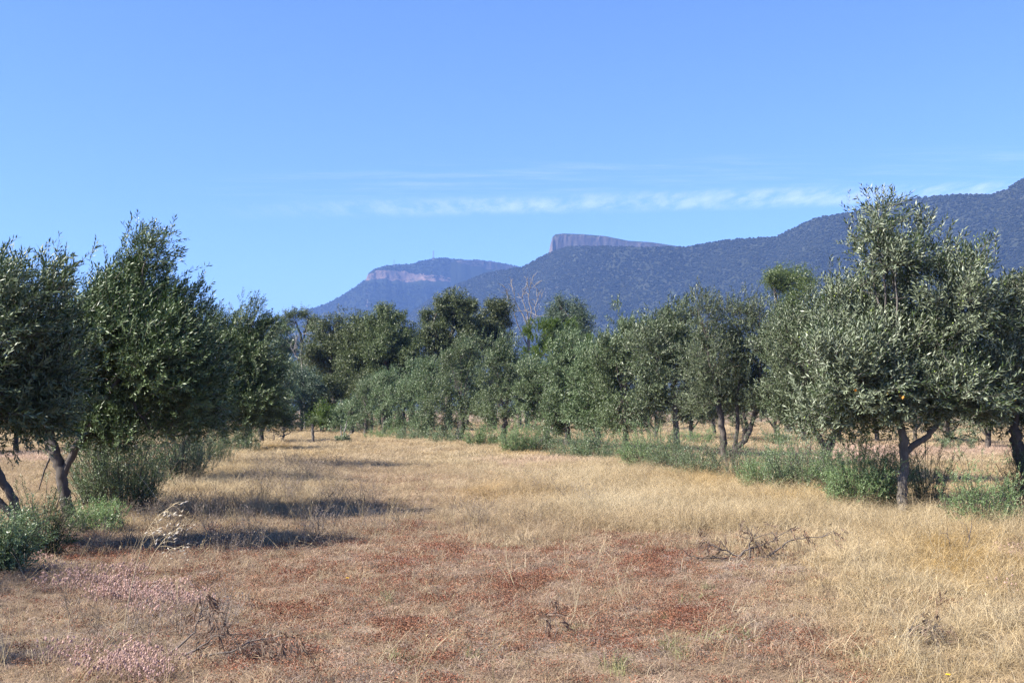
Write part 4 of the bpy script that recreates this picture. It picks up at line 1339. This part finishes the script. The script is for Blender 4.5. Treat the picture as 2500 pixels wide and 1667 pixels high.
# fallen branches and sticks
def fallen(label, px, py, ends, seed, leaves=0, name='fallen_branch', cat='branch', r=0.014, twigs=6, mat='twig', raise_=0.0):
    rng = np.random.default_rng(seed)
    b = gbase(px, py); b[2] += 0.03
    Y = b[1]
    t = thing(name, label, cat, b)
    tips = []
    for k, path in enumerate(ends):
        P = np.array([pt(Y, b, *q) for q in path])
        P[:, 2] = np.maximum(P[:, 2], 0.02)
        s = np.linspace(0, 1, len(P)); ss = np.linspace(0, 1, len(P) * 3)
        P = np.stack([np.interp(ss, s, P[:, a]) for a in range(3)], -1)
        P[1:-1] += rng.normal(0, 0.006, (len(P) - 2, 3))
        mb = MB()
        tube(mb, P, np.linspace(r * 0.75, r * 0.22, len(P)), 6)
        for q in range(twigs):
            j = rng.integers(2, len(P))
            d = (P[-1] - P[0]); d = d / np.linalg.norm(d) + rng.normal(0, 0.6, 3)
            d[2] = abs(d[2]) * 0.6
            branchy(mb, rng, P[j], d, rng.uniform(0.07, 0.2), r * 0.32, 1, 0.5, 2, -0.1, 0.0012, 4, tips)
        mb.build('branch', M[mat], t)
    if leaves and tips:
        P = np.array([q[0] for q in tips]); D = np.array([q[1] for q in tips])
        ii = rng.integers(0, len(P), leaves)
        D2 = D[ii] * 0.5 + np.array([0.1, 0, -0.8]) + rng.normal(0, 0.4, (leaves, 3))
        mb = MB()
        sprays(mb, P[ii] + rng.normal(0, 0.04, (leaves, 3)), D2, rng.uniform(0.3, 0.5, leaves), DEADSPRAY, rng, stems=False)
        o = mb.build('dead_leaves', M['dead'], t); o['kind'] = 'stuff'
    return t


DEADSPRAY = [spray_proto(rp, 5, 0.25, 0.16, 0.030, (10, 40), 0.1, 1.0) for _ in range(5)]
fallen('dead branch with grey twigs and shrivelled leaves across the right middle grass', 1845, 1378,
       [[(1845, 1380), (1880, 1358), (1905, 1335), (1925, 1322), (1955, 1315), (2000, 1311)], [(1800, 1372), (1815, 1345), (1835, 1338), (1870, 1328), (1905, 1305)],
        [(1810, 1372), (1775, 1345), (1745, 1332), (1718, 1325)], [(1820, 1378), (1770, 1374), (1690, 1373)], [(1830, 1370), (1830, 1330), (1838, 1312)]], 601, 70, r=0.016, twigs=8)
fallen('dark dead branch with hanging brown leaves in the left foreground', 455, 1610,
       [[(455, 1612), (520, 1604), (580, 1580), (620, 1562), (690, 1550)], [(400, 1612), (440, 1575), (475, 1540), (490, 1505), (500, 1470)], [(450, 1600), (500, 1572), (530, 1548)]], 602, 45, r=0.011, twigs=5)
fallen('black stick with a knot of twigs in the right foreground', 2240, 1580,
       [[(2128, 1578), (2170, 1565), (2200, 1553), (2235, 1545)], [(2240, 1580), (2270, 1568), (2300, 1572)], [(2285, 1570), (2280, 1540), (2268, 1522)], [(2200, 1556), (2225, 1540), (2215, 1532)]], 603, 26, r=0.010, twigs=6)
fallen('brown broken stick lying near the right picture edge', 2390, 1530,
       [[(2388, 1530), (2420, 1512), (2440, 1502)], [(2430, 1508), (2450, 1500), (2478, 1496)]], 604, 0, r=0.012, twigs=2)
fallen('slender curved dead stem leaning in the right foreground', 2146, 1417,
       [[(2146, 1417), (2118, 1398), (2105, 1375), (2098, 1345), (2096, 1310)], [(2118, 1398), (2100, 1380), (2092, 1360)]], 605, 0, 'dry_stalk', 'dry stalk', r=0.007, twigs=1)
fallen('upright dark thistle stalk, right one of the two by the weed bush', 2360, 1348, [[(2358, 1350), (2364, 1325), (2369, 1300), (2372, 1275)]], 606, 0, 'thistle_stalk', 'stalk', r=0.014, twigs=1, mat='twig')
fallen('shorter dark thistle stalk, left one of the two by the weed bush', 2322, 1348, [[(2322, 1348), (2318, 1325), (2314, 1305), (2312, 1288)]], 607, 0, 'thistle_stalk', 'stalk', r=0.013, twigs=1, mat='twig')
fallen('short dark stump of a stem in front of the straight grey trunk', 2212, 1285, [[(2213, 1288), (2208, 1275), (2203, 1258)]], 608, 0, 'dry_stalk', 'dry stalk', r=0.018, twigs=0)
fallen('small brown dry weed with curled heads in the front middle', 1330, 1572, [[(1330, 1574), (1333, 1545), (1337, 1520), (1320, 1496)], [(1335, 1530), (1342, 1515), (1345, 1508)], [(1352, 1572), (1358, 1545), (1362, 1530)]], 609, 10, 'dry_weed', 'weed', r=0.006, twigs=1)
fallen('small dark stick poking out of straw below the three stemmed olive', 1778, 1205, [[(1779, 1206), (1777, 1196), (1776, 1188)]], 610, 0, 'dry_stalk', 'dry stalk', r=0.02, twigs=0)
fallen('little grey dead branch lying in mid clearing grass', 985, 1250, [[(985, 1250), (1000, 1243), (1012, 1252)], [(960, 1251), (975, 1249), (990, 1250)]], 611, 4, r=0.016, twigs=4)
fallen('dark stick flat in the grass at the bottom right', 2030, 1598, [[(2015, 1590), (2030, 1597), (2042, 1602)]], 612, 0, 'stick', 'stick', r=0.013, twigs=0)


# wild oats in the left foreground: a stem with hanging spikelets, each its own piece
def spikelet_mesh():
    mb = MB()
    L_, W_ = 0.036, 0.0042
    for s in (-1, 1):
        V = [(0, 0, 0), (s * W_ * 1.2, W_ * .5, -L_ * .35), (s * W_ * .9, 0, -L_), (0, W_, -L_ * .4), (0, -W_, -L_ * .4), (s * W_ * 1.2, -W_ * .5, -L_ * .35)]
        mb.add(V, [[0, 3, 1], [3, 2, 1], [0, 1, 5], [1, 2, 5], [0, 5, 4], [5, 2, 4]], smooth=False)
    return mb.mesh('spikelet', [M['husk']])


SPIKE = spikelet_mesh()


def oats(label, px, py, path, n, seed, spread=0.13, frac=0.55, r=0.004, lean=(0.8, 0, -0.15)):
    rng = np.random.default_rng(seed)
    b = gbase(px, py)
    Y = b[1]
    t = thing('wild_oat', label, 'wild oat', b, 'wild oats in the left foreground')
    P = np.array([pt(Y, b, *q) for q in path])
    s = np.linspace(0, 1, len(P)); ss = np.linspace(0, 1, 24)
    P = np.stack([np.interp(ss, s, P[:, a]) for a in range(3)], -1)
    for _ in range(3):
        P[1:-1] = (P[:-2] + 2 * P[1:-1] + P[2:]) / 4
    mb = MB(); tube(mb, P, np.linspace(r, r * 0.35, 24), 5); mb.build('stem', M['straw'], t)
    for k in range(n):
        f = frac + (1 - frac) * rng.random()
        q = P[min(23, int(f * 23))]
        e = q + np.array([rng.uniform(0.0, spread * 1.6), rng.normal(0, spread * 0.5), rng.uniform(-spread, spread * 0.5)]) * (1.25 - 0.9 * (f - frac) / (1 - frac))
        ped = MB(); tube(ped, bez(q, (q + e) / 2 + [0, 0, .03], e, 5), np.full(5, 0.0012), 3)
        o = link('spikelet', SPIKE, t)
        o.location = e
        o.rotation_euler = (rng.normal(0, .3), -2.0 + rng.normal(0, .35), rng.normal(0, .5))
        ped.build('pedicel', M['straw'], t)
    return t


oats('tall wild oat bending right with a full panicle of white spikelets', 300, 1560, [(300, 1562), (310, 1480), (330, 1390), (350, 1310), (380, 1262), (430, 1228)], 26, 701)
oats('wild oat hung with spikelets to the right of the tall bent one', 360, 1400, [(352, 1402), (375, 1350), (405, 1310), (440, 1285), (455, 1280)], 22, 702, frac=0.35)
oats('low wild oat whose spikelets trail over shaded grass', 380, 1415, [(372, 1417), (390, 1370), (415, 1340), (440, 1335)], 12, 703, frac=0.4)
oats('long bare grass stalk arching up across the dark bush', 425, 1262, [(425, 1264), (392, 1230), (360, 1185), (325, 1145), (290, 1122)], 3, 704, frac=0.9, spread=0.05, r=0.006)

# yellow daisies
for k, (px, py, lb) in enumerate([(848, 1412, 'tiny yellow daisy alone in the red weeds'), (2315, 1660, 'tiny yellow daisy at the bottom right edge')]):
    b = gbase(px, py + 14)
    t = thing('daisy', lb, 'flower', b)
    mb = MB(); tube(mb, [(0, 0, 0), (0.005, 0, .05), (0, 0, .1)], [.002] * 3, 4); mb.build('stem', M['straw'], t)
    mb = MB()
    for q in range(9):
        a = q * 0.7
        u, v = np.array([math.cos(a), math.sin(a), 0]), np.array([-math.sin(a), math.cos(a), 0])
        mb.add([(0, 0, .1), u * .012 + v * .005 + [0, 0, .104], u * .02 + [0, 0, .1], u * .012 - v * .005 + [0, 0, .104]], [[0, 1, 2, 3]], smooth=False)
    mb.build('petals', M['yellow'], t)


# masts on the far mountain
def mast(label, px, y0, y1, w):
    p0 = at(px, y0, 4006); p1 = at(px, y1, 4006)
    h = p1[2] - p0[2]
    t = thing('radio_mast', label, 'mast', (p0[0], p0[1], p0[2] - 6), 'masts on the far mountain')
    for sx, sy in ((-1, -1), (1, -1), (1, 1), (-1, 1)):
        mb = MB(); tube(mb, [(sx * w, sy * w, 0), (sx * w * .45, sy * w * .45, h + 6)], [w * .28, w * .2], 4); mb.build('leg', M['steel'], t)
    br = MB()
    for k in range(12):
        z0, z1 = (h + 6) * k / 12, (h + 6) * (k + 1) / 12
        f0, f1 = w * (1 - .55 * k / 12), w * (1 - .55 * (k + 1) / 12)
        tube(br, [(-f0, -f0, z0), (f1, -f1, z1)], [w * .1] * 2, 3)
        tube(br, [(f0, f0, z0), (-f1, f1, z1)], [w * .1] * 2, 3)
        tube(br, [(-f0, f0, z0), (-f1, -f1, z1)], [w * .1] * 2, 3)
        tube(br, [(f0, -f0, z0), (f1, f1, z1)], [w * .1] * 2, 3)
    br.build('bracing', M['steel'], t)
    return t


mast('taller radio mast on the crest of the far mountain', 1058, 632, 612, 2.6)
mast('small faint radio mast above the orange cliff', 962, 648, 633, 1.3)


# ------------------------------------------------------------------ grass and weeds
def blades(rng, n, rad, h, lean, w, curl=0.5, seg=3, flat=0.0):
    """thin tapering blades from a common foot"""
    V, Fq, Ft = [], [], []
    base = 0
    mb = MB()
    for k in range(n):
        a = rng.uniform(0, 6.28); rr = rad * math.sqrt(rng.random())
        p = np.array([math.cos(a) * rr, math.sin(a) * rr, -0.01])
        b = rng.uniform(0, 6.28)
        hd = np.array([math.cos(b), math.sin(b), 0])
        hh = h * rng.uniform(0.5, 1.15)
        le = lean * rng.uniform(0.3, 1.4)
        side = np.cross(hd, [0, 0, 1.0]); side = side * math.cos(.6) + np.array([0, 0, 0]) + hd * math.sin(rng.normal(0, .6))
        pts = []
        for s in np.linspace(0, 1, seg + 1):
            th = le * s + curl * s * s
            pts.append(p + hd * hh * s * math.sin(th) + np.array([0, 0, hh * s * math.cos(th) * (1 - flat)]))
        ws = w * np.array([1.0, 0.85, 0.6, 0.3, 0.1])[:seg + 1] * rng.uniform(0.7, 1.3)
        vv = []
        for q, x in zip(pts, ws):
            vv += [q - side * x / 2, q + side * x / 2]
        f = [[2 * i, 2 * i + 1, 2 * i + 3, 2 * i + 2] for i in range(seg)]
        mb.add(vv, f, smooth=False)
    return mb


def seedhead(mb, p, d, L, w):
    d = np.asarray(d) / np.linalg.norm(d)
    s = np.cross(d, [0.3, 0.9, 0.1]); s /= np.linalg.norm(s)
    t = np.cross(d, s)
    ring = lambda f, x: [p + d * L * f + (math.cos(a) * s + math.sin(a) * t) * x for a in (0, 1.57, 3.14, 4.71)]
    V = [p] + ring(.3, w) + ring(.7, w * .8) + [p + d * L]
    Fc = [[0, 1, 2], [0, 2, 3], [0, 3, 4], [0, 4, 1]]
    mb.add(V, Fc, smooth=False)
    mb.add(V, [[1, 5, 6, 2], [2, 6, 7, 3], [3, 7, 8, 4], [4, 8, 5, 1]], smooth=False)
    mb.add(V, [[9, 6, 5], [9, 7, 6], [9, 8, 7], [9, 5, 8]], smooth=False)


rb = np.random.default_rng(71)


def weed_mesh(rng, n=80, rad=0.085, h=0.055, l=0.013):
    mb = MB()
    for k in range(n):
        a = rng.uniform(0, 6.28); rr = rad * math.sqrt(rng.random())
        p = np.array([math.cos(a) * rr, math.sin(a) * rr, h * rng.random() ** 0.7])
        q = rng.normal(0, 1, 3); q[2] = abs(q[2]) * 0.6; q /= np.linalg.norm(q)
        s = np.cross(q, rng.normal(0, 1, 3)); s /= np.linalg.norm(s)
        ll = l * rng.uniform(.5, 1.2); w = ll * .32
        mb.add([p, p + q * ll * .5 + s * w, p + q * ll, p + q * ll * .5 - s * w], [[0, 1, 2, 3]], smooth=False)
    return mb


def clover_mesh(rng, n=13, rad=0.10, h=0.09):
    mb = MB()
    th = np.array([[0, 0, 1], [1, 0, 0], [0, 1, 0], [-1, 0, 0], [0, -1, 0], [0, 0, -1]], float)
    fc = [[0, 1, 2], [0, 2, 3], [0, 3, 4], [0, 4, 1], [5, 2, 1], [5, 3, 2], [5, 4, 3], [5, 1, 4]]
    for k in range(n):
        a = rng.uniform(0, 6.28); rr = rad * math.sqrt(rng.random())
        p = np.array([math.cos(a) * rr, math.sin(a) * rr, 0])
        e = p + np.array([rng.normal(0, .03), rng.normal(0, .03), h * rng.uniform(.5, 1.1)])
        tube(mb, [p, (p + e) / 2 + rng.normal(0, .006, 3), e], [.0018, .0015, .0012], 3)
        V, Fc = blob(rng, 0, 1.0)
        mb.add(V * [.0065, .0065, .0095] + e, Fc, smooth=False)
        for q in range(14):         # hairs
            d = rng.normal(0, 1, 3); d /= np.linalg.norm(d)
            s = np.cross(d, [.2, .5, .8]); s /= np.linalg.norm(s)
            c0 = e + d * [.006, .006, .009]
            mb.add([c0 - s * .0012, c0 + s * .0009, c0 + d * .008], [[0, 1, 2]], smooth=False)
    return mb


def grass_col(name, makers, mat):
    return proto_collection(name, [mk.mesh(name, [mat]) for mk in makers])


P_LITTER = grass_col('litter', [blades(rb, 42, .12, .10, 1.1, .0034, .9, 3, .45) for _ in range(6)], M['blade'])
P_SHORT = grass_col('short', [blades(rb, 34, .09, .16, .55, .0030, .7) for _ in range(6)], M['blade'])
P_TALL = grass_col('tall', [blades(rb, 46, .10, .48, .34, .0036, .75, 4) for _ in range(6)], M['blade'])
P_FAR = grass_col('far', [blades(rb, 46, .22, .30, .45, .009, .6, 3) for _ in range(5)], M['blade'])
stalks = []
for _ in range(6):
    mb = MB()
    for q in range(3):
        a = rb.uniform(0, 6.28); d = np.array([math.cos(a), math.sin(a), 0])
        hh = rb.uniform(.25, .5)
        le = rb.uniform(.05, .5)
        P = bez((d * .02), d * .02 + [0, 0, hh * .6], d * hh * le + np.array([0, 0, hh]), 6)
        tube(mb, P, np.linspace(.0020, .0012, 6), 3)
        if rb.random() < .75:
            seedhead(mb, P[-1], P[-1] - P[-2] + d * .01, rb.uniform(.025, .05), rb.uniform(.0025, .0045))
    stalks.append(mb)
P_STALK = grass_col('stalk', stalks, M['blade'])
P_WEED = grass_col('weed', [weed_mesh(rb) for _ in range(6)], M['weed'])
P_CLOVER = grass_col('clover', [clover_mesh(rb) for _ in range(5)], M['fluff'])
P_STRAW = grass_col('straws', [blades(rb, 5, .12, .38, 1.3, .0031, .25, 4, .5) for _ in range(5)], M['blade'])
P_GREEN = grass_col('greentuft', [blades(rb, 36, .07, .13, .6, .0032, .5) for _ in range(4)], M['green_blade'])
P_DEADWEED = []
for _ in range(5):
    mb = MB()
    for q in range(5):
        branchy(mb, rb, (rb.normal(0, .03), rb.normal(0, .03), 0), (rb.normal(0, .35), rb.normal(0, .35), 1), rb.uniform(.18, .32), .003, 1, .4, 3, .2, .0012, 3)
    for q in range(30):
        p = np.array([rb.normal(0, .09), rb.normal(0, .09), rb.uniform(.05, .36)])
        d = rb.normal(0, 1, 3); d /= np.linalg.norm(d); s = np.cross(d, [.3, .2, .9]); s /= np.linalg.norm(s)
        mb.add([p, p + d * .012 + s * .005, p + d * .026, p + d * .012 - s * .005], [[0, 1, 2, 3]], smooth=False)
    P_DEADWEED.append(mb)
P_DEADWEED = grass_col('deadweed', P_DEADWEED, M['blade'])

STRAW = np.array((0.60, 0.455, 0.255)); GOLD = np.array((0.60, 0.405, 0.155)); PALE = np.array((0.72, 0.60, 0.39)); GREYB = np.array((0.33, 0.265, 0.20))
TAN = np.array((0.50, 0.36, 0.25)); RUST = np.array((0.31, 0.115, 0.065)); RUST2 = np.array((0.36, 0.185, 0.105)); PINK = np.array((0.80, 0.55, 0.47)); MAUVE = np.array((0.66, 0.47, 0.40))
ASH = np.array((0.47, 0.385, 0.335))
HALF = 1250 / F


def strip(rng, y0, y1, dens, margin=1.35, extra=1.0):
    """random ground points in the wedge of paddock in front of the camera"""
    area = HALF * margin * (y1 ** 2 - y0 ** 2)
    n = int(area * dens)
    y = np.sqrt(rng.random(n) * (y1 ** 2 - y0 ** 2) + y0 ** 2)
    x = (rng.random(n) * 2 - 1) * (HALF * margin * y + extra)
    z = ground_z(x, y)
    return x, y, z


def mixcol(a, b, t):
    return a[None] * (1 - t)[:, None] + b[None] * t[:, None]


def zone(x, y):
    px, py = project(x, y, 0 * x)
    wob = (fbm(x * .55, y * .55, 55, 3) - .5)
    px2, py2 = px + wob * 260, py + (fbm(x * .7 + 40, y * .7, 56, 4) - .5) * 120 * np.clip((py - 1040) / 250, .1, 1.3)
    n1 = fbm(x * 1.3, y * 1.3, 61, 3); n2 = fbm(x * 0.5 + 9, y * .5, 62, 3); n3 = fbm(x * 3.5, y * 3.5, 63, 2)
    return dict(px=px, py=py, red=patches(px2, py2, RED_P), gold=patches(px2, py2, GOLD_P), yel=patches(px2, py2, YELLOW_P), pink=patches(px2, py2, PINK_P),
                grey=patches(px2, py2, GREY_P), green=patches(px2, py2, GREEN_P), n1=n1, n2=n2, n3=n3, near=sstep(1290, 1360, py2 - (px - 1250) * 0.02), right=sstep(1850, 2150, px2))


SCAT = {}
LANE_P = [(1000, 1250, 330, 60, 1.0), (900, 1165, 240, 45, .75), (950, 1115, 160, 22, .5), (1250, 1310, 330, 35, .8)]
LANE = np.array((0.52, 0.375, 0.265))


def put(key, x, y, z, tint, s, sz=None, tilt=0.15, rng=None, nproto=6, lean=None):
    n = len(x)
    if not n:
        return
    if key in ('short', 'far', 'tall'):      # the walked lane down the middle is lower and browner
        px, py = project(x, y, 0 * x)
        lane = patches(px + (fbm(x * .5, y * .5, 97, 2) - .5) * 260, py, LANE_P)
        tint = tint * (1 - .6 * lane)[:, None] + LANE[None] * (.6 * lane)[:, None] * rng.uniform(.75, 1.2, (n, 1))
        sz = (s if sz is None else sz) * (1 - .45 * lane)
    rot = np.stack([rng.normal(0, tilt, n), rng.normal(0, tilt, n) + (0.22 if lean else 0), rng.uniform(0, 6.28, n)], -1)
    sc = np.stack([s, s, s if sz is None else sz], -1)
    SCAT.setdefault(key, []).append((np.stack([x, y, z], -1), rot, sc, rng.integers(0, nproto, n), np.clip(tint * 0.64, 0.01, 0.95)))


def flush(key, name, label, protos, mats):
    A = SCAT.get(key)
    if not A:
        return
    cat = [np.concatenate([q[k] for q in A]) for k in range(5)]
    scatter(name, label, protos, cat[0], cat[1], cat[2], cat[3], cat[4], mats)


rs = np.random.default_rng(81)
for (y0, y1, dl, ds_, dw, size) in ((3.5, 11, 130, 85, 260, 1.0), (11, 19, 80, 70, 130, 1.15), (19, 32, 26, 45, 45, 1.7)):
    # litter: flattened dry grass between everything
    x, y, z = strip(rs, y0, y1, dl)
    Z = zone(x, y)
    c = mixcol(TAN, ASH, np.clip(Z['n1'] * 1.6 - .4, 0, 1))
    c = c * (1 - .3 * Z['red'] * Z['near'])[:, None] + RUST2[None] * (.3 * Z['red'] * Z['near'])[:, None]
    c = c * (1 - .7 * Z['right'])[:, None] + STRAW[None] * (.7 * Z['right'])[:, None]
    far = (1 - Z['near']) * .65
    c = c * (1 - far)[:, None] + STRAW[None] * far[:, None]
    k = np.clip(Z['grey'], 0, 1) * .6
    c = c * (1 - k)[:, None] + GREYB[None] * k[:, None]
    c *= rs.uniform(.55, 1.4, (len(x), 1))
    put('litter', x, y, z, c, size * rs.uniform(.7, 1.25, len(x)), None, .2, rs)
    # short standing grass
    x, y, z = strip(rs, y0, y1, ds_)
    Z = zone(x, y)
    p = np.clip(.25 + .5 * Z['gold'] + .35 * (1 - Z['near']) + .4 * Z['right'] - .3 * Z['red'] * Z['near'] + (Z['n2'] - .5), .04, 1)
    k = rs.random(len(x)) < p
    x, y, z = x[k], y[k], z[k]; Z = {q: v[k] for q, v in Z.items()}
    c = mixcol(STRAW, GOLD, np.clip(Z['yel'] + Z['n1'] - .45, 0, 1))
    g = np.clip(.55 - .8 * Z['gold'] - .4 * Z['right'] + Z['n2'] - .5, 0, .8)
    c = c * (1 - g)[:, None] + TAN[None] * g[:, None]
    g = np.clip(Z['grey'], 0, 1) * .55
    c = c * (1 - g)[:, None] + GREYB[None] * g[:, None]
    c *= rs.uniform(.8, 1.2, (len(x), 1))
    put('short', x, y, z, c, size * rs.uniform(.6, 1.2, len(x)), None, .2, rs)
    # red low weeds
    x, y, z = strip(rs, y0, y1, dw)
    Z = zone(x, y)
    p = np.clip(Z['red'] * .85 * (.3 + 1.5 * sstep(.42, .62, Z['n1'] * .6 + Z['n3'] * .4)) + .10 * Z['near'] * (1 - Z['right']), 0, 1) * np.clip(1.1 - Z['pink'], 0, 1)
    k = rs.random(len(x)) < p
    x, y, z = x[k], y[k], z[k]; n1, n3 = Z['n1'][k], Z['n3'][k]
    c = mixcol(RUST2, RUST, np.clip(n3 * 1.6 - .3, 0, 1))
    c *= rs.uniform(.65, 1.25, (len(x), 1))
    put('weed', x, y, z, c, size * rs.uniform(.7, 1.2, len(x)), None, .1, rs)
    # tall golden grass
    x, y, z = strip(rs, y0, y1, ds_ * 1.1 / size)
    Z = zone(x, y)
    p = np.clip(Z['gold'] * (1.5 * Z['n2'] + .5) - .15 + .12 * (1 - Z['near']), 0, 1) * (1 - .75 * Z['near'] * (1 - .35 * Z['right']))
    k = rs.random(len(x)) < p
    x, y, z = x[k], y[k], z[k]; Z = {q: v[k] for q, v in Z.items()}
    c = mixcol(STRAW, PALE, np.clip(Z['n1'] * 1.7 - .45, 0, 1))
    g = np.clip(Z['yel'] * 1.1, 0, 1)
    c = c * (1 - g)[:, None] + GOLD[None] * g[:, None]
    c *= rs.uniform(.85, 1.15, (len(x), 1))
    s = rs.uniform(.6, 1.15, len(x))
    put('tall', x, y, z, c, np.minimum(size, 1.3) * s, s * rs.uniform(.75, 1.15, len(x)) * (1 - .3 * Z['near']), .2, rs, lean=True)
    # pale single stalks with seed heads
    x, y, z = strip(rs, y0, y1, 13 / size)
    Z = zone(x, y)
    p = np.clip(.35 + .5 * Z['right'] + .4 * Z['gold'] - .2 * Z['near'] + (Z['n2'] - .5), .1, 1)
    k = rs.random(len(x)) < p
    x, y, z = x[k], y[k], z[k]
    c = mixcol(STRAW, PALE, rs.random(len(x))) * rs.uniform(.8, 1.15, (len(x), 1))
    put('stalk', x, y, z, c, rs.uniform(.7, 1.2, len(x)) * (1 + .2 * (size - 1)), rs.uniform(.45, 1.15, len(x)), .4, rs)
    # long bleached straws lying about
    x, y, z = strip(rs, y0, y1, 26 / size)
    Z = zone(x, y)
    k = rs.random(len(x)) < np.clip(.25 + .6 * Z['right'] + .35 * Z['gold'] + (Z['n1'] - .5) * 1.2, .08, 1)
    x, y, z = x[k], y[k], z[k]
    c = mixcol(PALE, np.array((.78, .67, .47)), rs.random(len(x))) * rs.uniform(.75, 1.2, (len(x), 1))
    put('straws', x, y, z + .02, c, rs.uniform(.6, 1.2, len(x)) * (1 + .25 * (size - 1)), None, .12, rs, 5)
    # grey dead weeds
    x, y, z = strip(rs, y0, y1, 26 / size)
    Z = zone(x, y)
    k = rs.random(len(x)) < np.clip(Z['grey'] * 1.1 - .12, 0, 1)
    x, y, z = x[k], y[k], z[k]
    c = mixcol(GREYB, ASH, rs.random(len(x))) * rs.uniform(.6, 1.05, (len(x), 1))
    put('deadweed', x, y, z, c, rs.uniform(.7, 1.15, len(x)) * (1 + .25 * (size - 1)), None, .2, rs, 5)
    # pink fluffy clover
    x, y, z = strip(rs, y0, y1, 210 / size)
    Z = zone(x, y)
    k = rs.random(len(x)) < np.clip(Z['pink'] * 1.2 - .22, 0, 1) * sstep(.3, .62, Z['n3'])
    x, y, z = x[k], y[k], z[k]
    c = mixcol(PINK, MAUVE, rs.random(len(x))) * rs.uniform(.85, 1.15, (len(x), 1))
    put('clover', x, y, z, c, rs.uniform(.75, 1.25, len(x)) * (1 + .35 * (size - 1)), None, .15, rs, 5)
    # green tufts
    x, y, z = strip(rs, y0, y1, 60 / size)
    Z = zone(x, y)
    k = rs.random(len(x)) < np.clip(Z['green'] * .9 - .12, 0, 1) + .002
    x, y, z = x[k], y[k], z[k]
    c = mixcol(np.array((.26, .30, .11)), np.array((.42, .40, .19)), rs.random(len(x))) * rs.uniform(.7, 1.1, (len(x), 1))
    put('green', x, y, z, c, rs.uniform(.7, 1.4, len(x)), None, .2, rs, 4)

# the paddock further back
for (y0, y1, d, size) in ((19, 34, 34, 0.8), (32, 50, 17, 1.15), (50, 78, 7.5, 1.6), (78, 130, 1.6, 2.6)):
    x, y, z = strip(rs, y0, y1, d, 1.5 if y0 < 50 else 1.7, 2.0)
    Z = zone(x, y)
    c = mixcol(TAN, STRAW, np.clip(.45 + Z['n2'] * .9 - .1 + .5 * Z['gold'], 0, 1))
    g = np.clip(Z['n1'] * 1.5 - .65 + Z['gold'] * .35, 0, .9)
    c = c * (1 - g)[:, None] + PALE[None] * g[:, None]
    g = np.clip(Z['yel'], 0, 1)
    c = c * (1 - g)[:, None] + GOLD[None] * g[:, None]
    g = np.clip(Z['pink'] * 1.2 - .1, 0, .9)
    c = c * (1 - .7 * g)[:, None] + PINK[None] * (.7 * g)[:, None]
    g = np.clip(Z['red'], 0, .6) * .7
    c = c * (1 - g)[:, None] + RUST2[None] * g[:, None]
    g = np.clip(Z['grey'], 0, 1) * .5
    c = c * (1 - g)[:, None] + GREYB[None] * g[:, None]
    c *= rs.uniform(.82, 1.18, (len(x), 1))
    s = rs.uniform(.7, 1.2, len(x))
    hz = (.55 + .45 * Z['gold'] + .5 * (Z['n2'] - .3)) * np.minimum(size, 1.15)
    hz = hz * (.5 + fbm(x * .8, y * .8, 95, 3))
    put('far', x, y, z, c, s * size, s * np.clip(hz, .3, 1.7), .15, rs, 5)

flush('litter', 'dry_litter', 'flattened dry grass litter covering the clearing', P_LITTER, [M['blade']])
flush('short', 'short_grass', 'short dry straw coloured grass', P_SHORT, [M['blade']])
flush('weed', 'red_weeds', 'low rust red weeds in the near clearing', P_WEED, [M['weed']])
flush('tall', 'tall_grass', 'tall golden dry grass along the right side', P_TALL, [M['blade']])
flush('stalk', 'grass_stalks', 'pale grass stalks with seed heads', P_STALK, [M['blade']])
flush('straws', 'fallen_straw', 'long bleached straws lying over the dry ground', P_STRAW, [M['blade']])
flush('deadweed', 'grey_weeds', 'grey dead weeds in the left of the clearing', P_DEADWEED, [M['blade']])
flush('clover', 'pink_clover', 'fluffy pink clover heads in patches', P_CLOVER, [M['fluff']])
flush('green', 'green_grass', 'small green grass tufts near the front', P_GREEN, [M['green_blade']])
flush('far', 'paddock_grass', 'pale dry grass of the paddock further back', P_FAR, [M['blade']])
